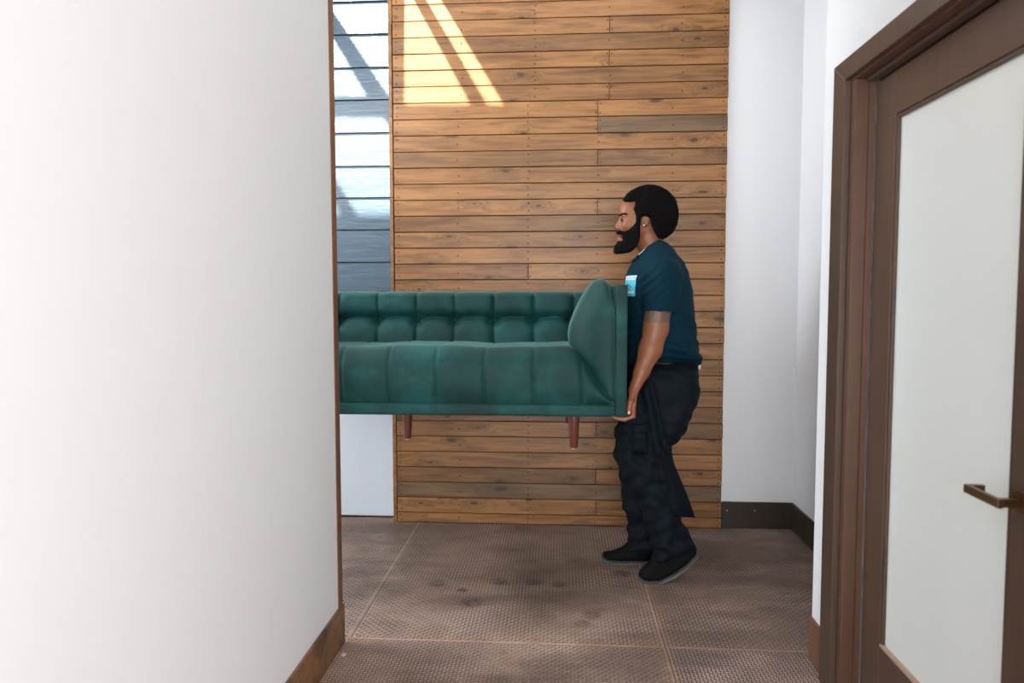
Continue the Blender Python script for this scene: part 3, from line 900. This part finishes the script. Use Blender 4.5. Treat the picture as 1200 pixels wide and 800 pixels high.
def folds(V, waves, seed):
    """cloth folds: gentle travelling ridges"""
    r = np.random.default_rng(seed); out = np.zeros(len(V))
    for amp, freq, dirv in waves:
        d = np.array(dirv, float); d /= np.linalg.norm(d)
        ph = r.uniform(0, 6.28); o = np.cross(d, [0.3, 1, 0.2]); o /= np.linalg.norm(o)
        warp = 0.8*np.sin(V@o*freq*0.45+ph)+0.5*np.sin(V[:, 2]*freq*0.3+ph*2)
        out += amp*np.sin(V@d*freq+warp+ph)
    return out
def get_v(me):
    a = np.empty(len(me.vertices)*3, np.float32); me.vertices.foreach_get('co', a); return a.reshape(-1, 3).astype(float)
def get_n(me):
    a = np.empty(len(me.vertices)*3, np.float32); me.vertex_normals.foreach_get('vector', a); return a.reshape(-1, 3).astype(float)
def set_v(me, V):
    me.vertices.foreach_set('co', V.astype(np.float32).ravel()); me.update()
def bvh(me):
    bm = bmesh.new(); bm.from_mesh(me); t = BVHTree.FromBMesh(bm); bm.free(); return t
def poly_w(pts, Y): return [(P(x, y, Y).x, P(x, y, Y).z) for x, y in pts]

YM = 3.58
MAN = empty('person', (0.50, YM, 0.0))
setp(MAN, label='man in dark teal shirt and black trousers lifting the right end of the sofa', category='person')
MANI = Matrix.Translation((0.50, YM, 0.0)).inverted()
def mp(name, me, mat, parent=None, smooth=True):
    o = obj(name, me, mat, None, smooth)
    o.parent = parent or MAN
    o.matrix_parent_inverse = MANI if parent is None else Matrix.Identity(4)
    return o
def Q(x, y, Y=YM): p = P(x, y, Y); return np.array([p.x, p.y, p.z])
S = YM/FPX                                    # metres per pixel at the man's plane

# ---- body (skin)
B = Field((0.12, 3.16, 0.02), (0.80, 4.02, 1.90), 0.0036)
def he(x, y, rx, rz, ry, dy=0.0, k=0.012, rot=0.0, sub=False):
    c = Q(x, y); c[1] += dy; B.ell(c, (rx*S, ry, rz*S), k, rot, sub)
def hc(x0, y0, d0, x1, y1, d1, r0, r1, k=0.012, sub=False):
    a, b = Q(x0, y0), Q(x1, y1); a[1] += d0; b[1] += d1; B.cone(a, b, r0, r1, k, 1.0, sub)
he(754, 249, 24, 24, 0.076, k=0.02)
he(743, 262, 17, 23, 0.064, k=0.025)
he(737.5, 246, 11, 12, 0.054, k=0.02)
for s in (-1, 1):
    hc(729.5, 252.5, 0.010*s, 732, 253, 0.042*s, 0.009, 0.010, 0.012)
    he(735, 264.5, 5.5, 5, 0.022, 0.042*s, 0.018)
    hc(748, 274, 0.055*s, 732, 286, 0.016*s, 0.017, 0.018, 0.02)
    he(725.2, 267.2, 2.4, 2.2, 0.008, 0.0135*s, 0.006)
hc(728, 256.5, 0, 723.2, 265.3, 0, 0.0075, 0.0105, 0.008)
hc(729, 258, 0, 727, 267, 0, 0.012, 0.015, 0.012)
for s in (-1, 1): he(727.3, 258.2, 3.2, 3.0, 0.0135, 0.031*s, 0.008, sub=True)
he(726.5, 274, 4.0, 2.6, 0.022, k=0.008)
he(726.8, 279.6, 3.8, 2.5, 0.020, k=0.006)
he(731, 286, 7, 6.5, 0.028, k=0.015)
he(722.5, 276.9, 2.2, 0.55, 0.020, k=0.003, sub=True)
for s in (-1, 1):                              # ears
    he(754, 260.5, 5.0, 6.6, 0.011, 0.076*s, 0.008, rot=-0.2)
    he(753.4, 260.3, 2.6, 3.8, 0.006, 0.086*s, 0.005, rot=-0.2, sub=True)
    he(752.4, 265.6, 2.4, 2.2, 0.008, 0.078*s, 0.006)
B.cone(Q(757, 272), Q(769, 306), 0.056, 0.068, 0.025)
# trunk
B.ell(Q(776, 345), (0.125, 0.19, 0.20), 0.04); B.ell(Q(776, 400), (0.135, 0.165, 0.16), 0.04); B.ell(Q(782, 445), (0.13, 0.165, 0.10), 0.04)
for s in (-1, 1): B.cone(Q(768, 306), Q(776, 322, YM)+np.array([0, 0.16*s, 0]), 0.045, 0.045, 0.04)
# arms (left one near the camera)
def arm(yoff, sgn):
    A = lambda x, y, Y: Q(x, y, Y)+np.array([0, yoff, 0])
    def refl(v):
        return v if sgn > 0 else np.array([v[0], 2*YM-v[1], v[2]])
    c = lambda a, b, ra, rb, k=0.02, sy=1.0: B.cone(refl(np.array(a)), refl(np.array(b)), ra, rb, k, sy)
    sh, el = Q(775, 330, 3.375), Q(768.5, 386, 3.325)
    c(sh, Q(772, 356, 3.335), 0.050, 0.057, 0.02); c(Q(772, 358, 3.335), el, 0.0595, 0.055)
    c(Q(769, 362, 3.325), Q(766, 378, 3.315), 0.040, 0.040)                       # biceps
    c(el, Q(762, 410, 3.31), 0.054, 0.051); c(Q(762, 410, 3.31), Q(752, 435, 3.292), 0.051, 0.034)
    c(Q(752, 435, 3.292), Q(742.3, 458, 3.275), 0.034, 0.0235, 0.02, 1.15)
    wr = Q(742.3, 458, 3.275)
    # palm: four metacarpals side by side, then curled fingers hooked under the rail
    hy = 3.232
    zun = ZB-0.0005
    for q in range(4):
        y = hy+0.0215*q
        kn = Q(741.0, 480, 3.26); kn[1] = y
        base = wr+np.array([0.0, (y-3.266)*0.55, -0.005])
        c(base, kn, 0.0150, 0.0125, 0.012)
        r1 = (0.0098, 0.0102, 0.0098, 0.0088)[q]; ln = (0.92, 1.0, 0.95, 0.78)[q]
        p1 = kn+np.array([0.002, 0, -0.022*ln-0.004]); p2 = np.array([SX1-0.006, y, zun-0.018]); p3 = np.array([SX1-0.034*ln, y+0.001, zun-0.0145]); p4 = np.array([SX1-0.052*ln, y+0.002, zun-0.0095])
        c(kn, p1, 0.0118, r1+0.0008, 0.004); c(p1, p2, r1+0.0008, r1, 0.003); c(p2, p3, r1, r1-0.0006, 0.003); c(p3, p4, r1-0.0006, r1-0.0016, 0.003)
    # thumb down along the end panel
    t0 = wr+np.array([-0.004, -0.018, -0.012]); t1 = np.array([SX1+0.018, 3.214, Q(738, 470, 3.22)[2]]); t2 = np.array([SX1+0.0125, 3.206, Q(737, 477, 3.21)[2]]); t3 = np.array([SX1+0.0105, 3.204, Q(737, 483.5, 3.21)[2]])
    c(t0, t1, 0.0165, 0.0128, 0.010); c(t1, t2, 0.0122, 0.0112, 0.004); c(t2, t3, 0.0112, 0.0088, 0.004)
    return t3
TH = arm(0, 1); arm(0, -1)
# legs inside the trousers
def leg(h, kx, an, toe):
    B.cone(h, kx, 0.085, 0.058, 0.02); B.cone(kx, an, 0.056, 0.038, 0.02); B.cone(an, toe, 0.036, 0.026, 0.02)
leg(Q(785, 458, 3.49), Q(743, 546, 3.47), Q(789, 638, 3.46), Q(764, 669, 3.455))
leg(Q(782, 458, 3.67), Q(745, 552, 3.69), Q(752, 640, 3.70), Q(722, 651, 3.70))
body = B.mesh('body'); del B.F
V = get_v(body)
tone = np.repeat(np.array([[0.25, 0.088, 0.036]]), len(V), 0)
def paint(mask, c): tone[mask] = c
def blob(c, r): return (((V-np.array(c))/np.array(r))**2).sum(1)
lips = (blob(Q(725, 277), (0.016, 0.024, 0.019)) < 1)
tone[lips] = tone[lips]*0.4+np.array([0.26, 0.10, 0.085])*0.6
palmz = (V[:, 2] < Q(740, 478, 3.25)[2]) & (V[:, 0] < SX1+0.004) & (V[:, 2] > 0.7); paint(palmz, (0.33, 0.15, 0.09))
# tattoo band round the upper arm: rows of small marks on either side of a bare line
zt0, zt1 = Q(770, 377, 3.33)[2], Q(770, 361.5, 3.33)[2]
ar = (np.abs(V[:, 1]-3.33) < 0.085) & (V[:, 2] > zt0) & (V[:, 2] < zt1+0.04)
ang = np.arctan2(V[:, 1]-3.33, V[:, 0]-Q(770, 370, 3.33)[0]); zz = (V[:, 2]-zt0)/(zt1-zt0)
pat = (np.sin(ang*14+3*np.sin(zz*9)) > -0.2) | (np.abs((zz*4) % 1-0.5) > 0.36)
bare = np.abs(ang+1.50) < 0.07
paint(ar & pat & ~bare, (0.098, 0.058, 0.042)); paint(ar & ~pat & ~bare, (0.15, 0.078, 0.052))
att = body.attributes.new('tone', 'FLOAT_COLOR', 'POINT')
att.data.foreach_set('color', np.concatenate([tone, np.ones((len(V), 1))], 1).astype(np.float32).ravel())
mp('body', body, M_SKIN)
body_t = bvh(body)

# ---- eyes, brows
def uv_ball(c, r, name, n=12):
    bm = bmesh.new(); bmesh.ops.create_uvsphere(bm, u_segments=n*2, v_segments=n, radius=1.0)
    for v in bm.verts: v.co = Vector((c[0]+v.co.x*r[0], c[1]+v.co.y*r[1], c[2]+v.co.z*r[2]))
    m = bpy.data.meshes.new(name); bm.to_mesh(m); bm.free(); return m
for s in (-1, 1):
    c = Q(730.2, 258.2); c[1] += 0.0305*s
    e = mp('eye', uv_ball(c, (0.0104, 0.0118, 0.0058), 'eye'), M_EYE)
    ci = c+np.array([-0.0082, 0, -0.002]); mp('iris', uv_ball(ci, (0.0036, 0.0056, 0.0046), 'iris'), M_IRIS, e)
    # lids
    lid = tube([c+np.array([-0.0112*math.cos(a)-0.0008, 0.0150*math.sin(a), 0.0020-0.003*math.sin(a)**2]) for a in np.linspace(-1.25, 1.25, 9)], 0.0022, 6)
    mp('eyelid', lid, M_SKIN)
    lash = tube([c+np.array([-0.0118*math.cos(a)-0.0016, 0.0152*math.sin(a), -0.0010-0.003*math.sin(a)**2]) for a in np.linspace(-1.25, 1.25, 9)], 0.0013, 6)
    mp('eyelashes', lash, M_HAIR)
    pts = []
    for t in np.linspace(0, 1, 9):
        q = Q(724+10*t, 253.0-1.6*math.sin(t*2.2)+1.0*t); q[1] = YM+(0.012+0.044*t)*s
        hit = body_t.find_nearest(Vector(q))
        pts.append(np.array(hit[0])+np.array(hit[1])*0.001)
    mp('eyebrow', tube(pts, [0.0022+0.003*math.sin(0.3+2.5*t) for t in np.linspace(0, 1, 9)], 8), M_HAIR)
st = Q(752.4, 266); st[1] = YM-0.0865
mp('ear_stud', uv_ball(st, (0.0042, 0.0042, 0.0042), 'ear_stud', 8), M_STUD)

# ---- hair and beard
hair_px = [(731.5, 238), (730.8, 233), (733, 229), (737.5, 225), (743, 222), (750, 219.3), (757, 218), (763, 218), (770, 219.5), (776, 222.5), (782, 227), (788, 233),
           (791.5, 241), (793, 250), (792.5, 260), (790, 268), (786, 274), (780, 278.5), (774, 280.5), (770, 279), (766, 273), (762.5, 266.5), (761, 261), (759, 256.5), (755, 254.8),
           (750, 255.5), (748.3, 258), (747.8, 268), (744.5, 267), (743.3, 254), (741.2, 247), (743, 240), (743.5, 237.8), (738, 237.3)]
Hf = Field((0.24, 3.42, 1.58), (0.60, 3.75, 1.92), 0.0035)
def hairfn(X, Y, Z):
    d2 = poly_sdf(np.array(poly_w(hair_px, YM)), X[:, 0, 0][:, None], Z[0, 0, :][None, :])[:, None, :]
    c = Q(763, 250)
    k0 = np.sqrt(((X-c[0])/0.165)**2+((Y-c[1])/0.114)**2+((Z-c[2])/0.160)**2); e = (k0-1)*0.112
    k = 0.018; h = np.clip(.5+.5*(d2-e)/k, 0, 1)
    return e*(1-h)+d2*h+k*h*(1-h)
Hf.add(hairfn, (0.24, 3.42, 1.58), (0.60, 3.75, 1.92), 0.002)
hair = Hf.mesh('hair'); V = get_v(hair); N = get_n(hair)
V += N*(rng.normal(0, 0.0018, len(V))[:, None]); V += N*(0.0022*(np.sin(V[:, 0]*160)*np.sin(V[:, 1]*150)*np.sin(V[:, 2]*170))[:, None])
set_v(hair, V)
mp('hair', hair, M_HAIR)
beard_px = [(746.5, 259), (748.3, 264), (748.6, 272), (748.3, 280), (746, 286), (743, 291), (739.5, 294.5), (733, 296), (726, 297), (721, 297.5), (718.8, 296), (719.3, 292), (720.5, 288), (722.8, 285),
            (724.2, 282.6), (727.5, 283.8), (729.2, 281.5), (729.5, 277.5), (728, 274.8), (722.8, 274.4), (722.4, 272.2), (726, 270.8), (730.5, 272.5), (735, 271), (740, 266.5), (743, 262), (744, 257)]
Bf = Field((0.20, 3.45, 1.48), (0.42, 3.71, 1.74), 0.003)
def beardfn(X, Y, Z):
    d2 = poly_sdf(np.array(poly_w(beard_px, YM)), X[:, 0, 0][:, None], Z[0, 0, :][None, :])[:, None, :]
    c = Q(752, 282)
    k0 = np.sqrt(((X-c[0])/0.150)**2+((Y-c[1])/0.081)**2+((Z-c[2])/0.20)**2); e = (k0-1)*0.07
    k = 0.010; h = np.clip(.5+.5*(d2-e)/k, 0, 1)
    return e*(1-h)+d2*h+k*h*(1-h)
Bf.add(beardfn, (0.20, 3.45, 1.48), (0.42, 3.71, 1.74), 0.002)
beard = Bf.mesh('beard'); V = get_v(beard); N = get_n(beard); V += N*(rng.normal(0, 0.0009, len(V))[:, None]); set_v(beard, V)
mp('beard', beard, M_HAIR)

# ---- shirt
shirt_px = [(771, 281), (780, 286.5), (788, 292.5), (795, 300), (801, 308), (805, 317), (808, 326), (810, 338), (811.5, 350), (813.5, 368), (815, 385), (815.5, 397), (818, 408), (821, 417), (819.5, 425),
            (800, 428), (775, 430), (750, 431), (733, 430), (731, 415), (730.5, 395), (730.5, 370), (730.5, 350), (731, 336), (733, 325), (736, 316), (741, 307.5), (749, 301), (760, 291)]
SF = Field((0.18, 3.20, 0.98), (0.76, 3.97, 1.66), 0.0042)
SF.inflate(poly_w(shirt_px, YM), YM, 0.215, 0.15, 0.02)
for s in (-1, 1):
    sh = lambda x, y, Y: (lambda v: v if s < 0 else np.array([v[0], 2*YM-v[1], v[2]]))(Q(x, y, Y))
    SF.cone(sh(770, 302, 3.50), sh(776, 324, 3.385), 0.066, 0.082, 0.05)
    SF.cone(sh(776.5, 324, 3.365), sh(771.5, 385, 3.322), 0.080, 0.0755, 0.03)
# sleeve hems: cut below the hem plane outside the trunk
zh = Q(771, 364, 3.33)[2]
X, Y_, Z = SF.ax[0][:, None, None], SF.ax[1][None, :, None], SF.ax[2][None, None, :]
slope = 0.06*(X-Q(771, 364, 3.33)[0])
trunk = np.full(SF.F.shape, 0.08, np.float32)
T2 = Field.__new__(Field); T2.lo, T2.h, T2.ax, T2.F = SF.lo, SF.h, SF.ax, trunk
T2.inflate(poly_w(shirt_px, YM), YM, 0.215, 0.15, 0.02)
below = (zh-slope)-Z                                         # >0 below the hem
SF.F = np.where(below > -0.05, np.minimum(T2.F, np.maximum(SF.F, below)), SF.F).astype(np.float32)
shirt = SF.mesh('t_shirt'); del SF.F, T2.F
V = get_v(shirt); N = get_n(shirt)
low = np.clip((1.30-V[:, 2])/0.25, 0, 1)
fo = folds(V, [(0.0035, 55, (0.6, 0.5, 1)), (0.0025, 90, (-0.5, 0.6, 1)), (0.002, 140, (0.2, -0.3, 1))], 3)
V += N*(fo*(0.35+0.9*low))[:, None]
# pulled folds at the armpit and shoulder
for (x, y, Yq, amp) in ((757, 330, 3.33, 0.006), (763, 345, 3.30, 0.004)):
    c = Q(x, y, Yq); d = np.linalg.norm(V-c, axis=1); w = np.exp(-(d/0.07)**2)
    V += N*(amp*w*np.sin(((V[:, 0]-c[0])*0.8-(V[:, 2]-c[2])*0.9)*150))[:, None]
set_v(shirt, V)
shirt_o = mp('t_shirt', shirt, M_SHIRT)
shirt_t = bvh(shirt)
# collar: pale neck tape
pts = []
for a in np.linspace(0, 2*math.pi, 41):
    t = (1-math.cos(a))/2
    q = Q(771.5-30*t, 280.5+26*t**1.1); q[1] = YM-0.064*math.sin(a)
    pts.append(q)
mp('collar', tube(pts, 0.0065, 8), M_SHIRT, shirt_o)
mp('neck_tape', tube([p+np.array([-0.003, 0.0, 0.005]) for p in pts[2:15]], 0.0035, 6), M_COLLAR, shirt_o)
# chest print, on the left breast
def patch(y0, y1, z0, z1, name, mat, lift=0.0015, n=10):
    v, f = [], []
    for j in range(n+1):
        for i in range(n+1):
            y = y0+(y1-y0)*i/n; z = z0+(z1-z0)*j/n
            h = shirt_t.ray_cast(Vector((0.0, y, z)), Vector((1, 0, 0)))
            p = h[0]+h[1]*lift if h[0] is not None else Vector((0.3, y, z))
            v.append(tuple(p))
    for j in range(n):
        for i in range(n): f.append((j*(n+1)+i, j*(n+1)+i+1, (j+1)*(n+1)+i+1, (j+1)*(n+1)+i))
    return mp(name, pydata(name, v, f), mat, shirt_o)
zp0, zp1 = Q(738, 347, 3.44)[2], Q(738, 322.5, 3.44)[2]
dz = zp1-zp0
patch(3.432, 3.555, zp0, zp1, 'chest_print', M_PRINT_CYAN)
patch(3.434, 3.553, zp1-dz*0.22, zp1-0.002, 'chest_print', M_PRINT_WHITE, 0.0025)
patch(3.440, 3.520, zp0+dz*0.13, zp0+dz*0.24, 'chest_print', M_PRINT_WHITE, 0.0025)
for a, b in ((0.42, 0.35), (0.5, 0.5), (0.55, 0.62), (0.40, 0.66), (0.3, 0.5)):
    patch(3.428+0.10*b, 3.428+0.10*b+0.009, zp0+dz*a, zp0+dz*a+0.008, 'chest_print', M_PRINT_DARK, 0.003, 2)
for k in range(4):
    patch(3.439+0.03*k, 3.439+0.03*k+0.015, zp1-dz*0.16, zp1-dz*0.10, 'chest_print', M_PRINT_CYAN, 0.0035, 2)

# ---- trousers
nearleg = [(735, 432), (760, 426), (800, 424), (819, 427), (820.6, 432), (818, 447), (819, 456), (815.5, 465), (816, 473), (812.5, 487), (808, 497), (799, 510), (788, 522), (784, 533), (786, 556), (791, 585),
           (797, 604), (804, 619), (811, 634), (815.5, 644), (800, 649), (784, 655), (768, 657), (764, 645), (760, 625), (753, 603), (744, 583), (733, 568), (726, 557), (722.5, 543), (720, 528), (720.5, 514), (724, 495), (733, 474), (733.5, 455)]
farleg = [(745, 470), (728, 489), (721, 514), (720.5, 528), (723, 543), (726, 560), (729, 580), (731.5, 598), (737, 612), (734.5, 624), (735, 634), (737, 642), (748, 647), (768, 648), (774, 636), (772, 600), (768, 560), (770, 520), (785, 490)]
PF = Field((0.16, 3.30, 0.03), (0.78, 3.86, 1.12), 0.0044)
PF.inflate(poly_w(nearleg, 3.47), 3.475, 0.110, 0.085, 0.02, Ycf=lambda Z: 3.475+0.03*np.clip((Z-0.75)/0.3, 0, 1))
PF.inflate(poly_w(farleg, 3.69), 3.69, 0.105, 0.08, 0.02)
c = Q(779, 452, 3.58); PF.ell(c, (0.165, 0.195, 0.150), 0.04)
pants = PF.mesh('trousers'); del PF.F
V = get_v(pants); N = get_n(pants)
z = V[:, 2]
ankle = np.clip((0.42-z)/0.30, 0, 1); knee = np.exp(-((z-0.60)/0.14)**2)
fo = folds(V, [(0.0035, 38, (1.0, 0.3, 0.55)), (0.0030, 62, (0.9, -0.4, -0.5)), (0.0022, 100, (0.5, 0.5, 1))], 11)
st_ = folds(V, [(0.0060, 62, (0.25, 0.2, 1)), (0.0045, 95, (-0.45, 0.3, 1))], 5)
kn_ = folds(V, [(0.0055, 55, (0.55, 0.2, 1.0)), (0.003, 90, (-0.2, 0.3, 1))], 8)
hip = np.clip((z-0.72)/0.2, 0, 1)
V += N*((fo*1.3*(1-0.45*hip)+st_*ankle*1.35+kn_*knee*1.2))[:, None]
# long draped crease from hip to the back of the knee
a, b = Q(757, 455, 3.36), Q(778, 560, 3.36); ab = b-a
t = np.clip(((V-a)*np.array([1, 0, 1])@ab)/(ab[0]**2+ab[2]**2), 0, 1)
d = np.sqrt((V[:, 0]-a[0]-t*ab[0])**2+(V[:, 2]-a[2]-t*ab[2])**2)
wy = np.clip((3.47-V[:, 1])/0.05, 0, 1)
V += N*(wy*(0.014*np.exp(-(d/0.016)**2)-0.010*np.exp(-((d-0.032)/0.014)**2)))[:, None]
set_v(pants, V)
pants_o = mp('trousers', pants, M_PANTS)
pants_t = bvh(pants)
# cargo pocket with its flap on the near thigh
def drape(quad, lift, name, thick=0.004, n=12, bulge=0.0):
    """pixel quad (tl, tr, br, bl) laid on the trousers' near side"""
    v, f = [], []
    q = [Q(x, y, 3.2) for x, y in quad]
    for j in range(n+1):
        for i in range(n+1):
            u, w = i/n, j/n
            p = (q[0]*(1-u)+q[1]*u)*(1-w)+(q[3]*(1-u)+q[2]*u)*w
            o = Vector((0, 0, CAMH)); dr = (Vector(p)-o).normalized()
            h = pants_t.ray_cast(o, dr)
            s = h[0] if h[0] is not None else o+dr*3.4
            e = min(u, 1-u, w, 1-w)
            v.append(tuple(Vector(s)+Vector((0, -1, 0))*(lift+thick*min(1, e*8)+bulge*math.sin(math.pi*u)*math.sin(math.pi*w))))
    m = n+1
    for j in range(n):
        for i in range(n): f.append((j*m+i, j*m+i+1, (j+1)*m+i+1, (j+1)*m+i))
    # thickness: push a copy back
    k = len(v); v += [(x, y+0.012+lift, zz) for x, y, zz in v]
    f += [tuple(i+k for i in reversed(q_)) for q_ in f]
    rim = [i for i in range(m)]+[j*m+n for j in range(1, m)]+[n*m+i for i in range(n-1, -1, -1)]+[j*m for j in range(n-1, 0, -1)]
    for i in range(len(rim)): f.append((rim[i], rim[(i+1) % len(rim)], rim[(i+1) % len(rim)]+k, rim[i]+k))
    return fix_normals(pydata(name, v, f))
pk = mp('cargo_pocket', drape([(741, 501), (759, 501), (759.5, 533), (739, 530)], 0.002, 'cargo_pocket', 0.007, bulge=0.008), M_PANTS, pants_o)
mp('pocket_flap', drape([(740, 497), (760, 496), (760, 505.5), (740, 507)], 0.008, 'pocket_flap', 0.006, 8), M_PANTS, pants_o)
# loose panel hanging from the back of the near leg
def flap():
    L = [(776, 520), (776.5, 535), (777.5, 548), (779, 558), (781.5, 575), (784, 590), (786, 603.5)]
    R = [(787, 520), (787.5, 532), (790, 543), (797, 560), (804, 576), (809.5, 591), (815, 606.5)]
    v, f = [], []; n = 10
    for th in (0.0, 0.006):
        for j, (a, b) in enumerate(zip(L, R)):
            for i in range(n+1):
                u = i/n; w = j/(len(L)-1)
                x, y = a[0]+(b[0]-a[0])*u, a[1]+(b[1]-a[1])*u
                Yd = 3.385+0.060*u+0.010*math.sin(u*7+w*2)*w-0.012*w+th
                v.append(tuple(Q(x, y, Yd)))
    m = n+1; r = len(L); k = m*r
    for s in (0, 1):
        for j in range(r-1):
            for i in range(n):
                q = (s*k+j*m+i, s*k+j*m+i+1, s*k+(j+1)*m+i+1, s*k+(j+1)*m+i); f.append(q if s == 0 else q[::-1])
    rim = list(range(m))+[j*m+n for j in range(1, r)]+[(r-1)*m+i for i in range(n-1, -1, -1)]+[j*m for j in range(r-2, 0, -1)]
    for i in range(len(rim)): f.append((rim[i], rim[(i+1) % len(rim)], rim[(i+1) % len(rim)]+k, rim[i]+k))
    return fix_normals(pydata('leg_flap', v, f))
mp('leg_flap', flap(), M_PANTS, pants_o)
tg = Q(819, 428.5, 3.56)
tgo = mp('waist_tag', box_bm(tg[0]-0.006, tg[0]+0.006, tg[1]-0.02, tg[1]+0.004, tg[2]-0.014, tg[2]+0.012, 0.002), M_TAG, pants_o)

# ---- shoes
def shoe(upper, sole, Y, toe_in=0.0):
    lo = (P(min(x for x, _ in sole)-4, 650, Y).x, Y-0.07, 0.0); pw = poly_w(upper, Y); sw = poly_w(sole, Y)
    zs_ = [z for _, z in pw+sw]; xs_ = [x for x, _ in pw+sw]
    lo = (min(xs_)-0.02, Y-0.075, min(zs_)-0.02); hi = (max(xs_)+0.02, Y+0.075, max(zs_)+0.02)
    U = Field(lo, hi, 0.0034)
    U.inflate(pw, Y, 0.046, 0.034, 0.004)
    so = mp('shoe', U.mesh('shoe'), M_SHOE)
    L = Field(lo, hi, 0.0030)
    L.inflate(sw, Y, 0.051, 0.012, 0.004)
    mp('sole', L.mesh('sole'), M_SOLE, so)
    return so
shoe([(748, 674), (750, 668), (757, 661), (765, 654), (775, 646), (790, 638), (806, 634), (814, 637), (816, 648), (803, 661), (788, 671), (772, 679), (760, 679.5), (752, 678)],
     [(746.5, 675.5), (749, 673.5), (758, 678), (771, 678), (787, 670), (802, 659.5), (813, 649), (816.5, 642), (818, 650), (804, 665.5), (789, 676), (773, 682.5), (760, 682.8), (751, 680)], 3.455)
shoe([(705.5, 652), (707, 647), (718, 645), (729, 641), (737, 634), (750, 630), (764, 632), (768, 645), (767, 655), (750, 656), (728, 656.5), (712, 655.5)],
     [(703.8, 650), (706, 649.5), (713, 653.5), (727, 655), (750, 655), (768, 654), (770, 658.5), (750, 659.3), (727, 659.7), (714, 659), (706, 655)], 3.70)
# thumb nail
tn = TH+np.array([-0.001, -0.0088, 0.003]); mp('thumb_nail', uv_ball(tn, (0.0062, 0.0022, 0.0085), 'thumb_nail', 6), M_NAILSKIN)
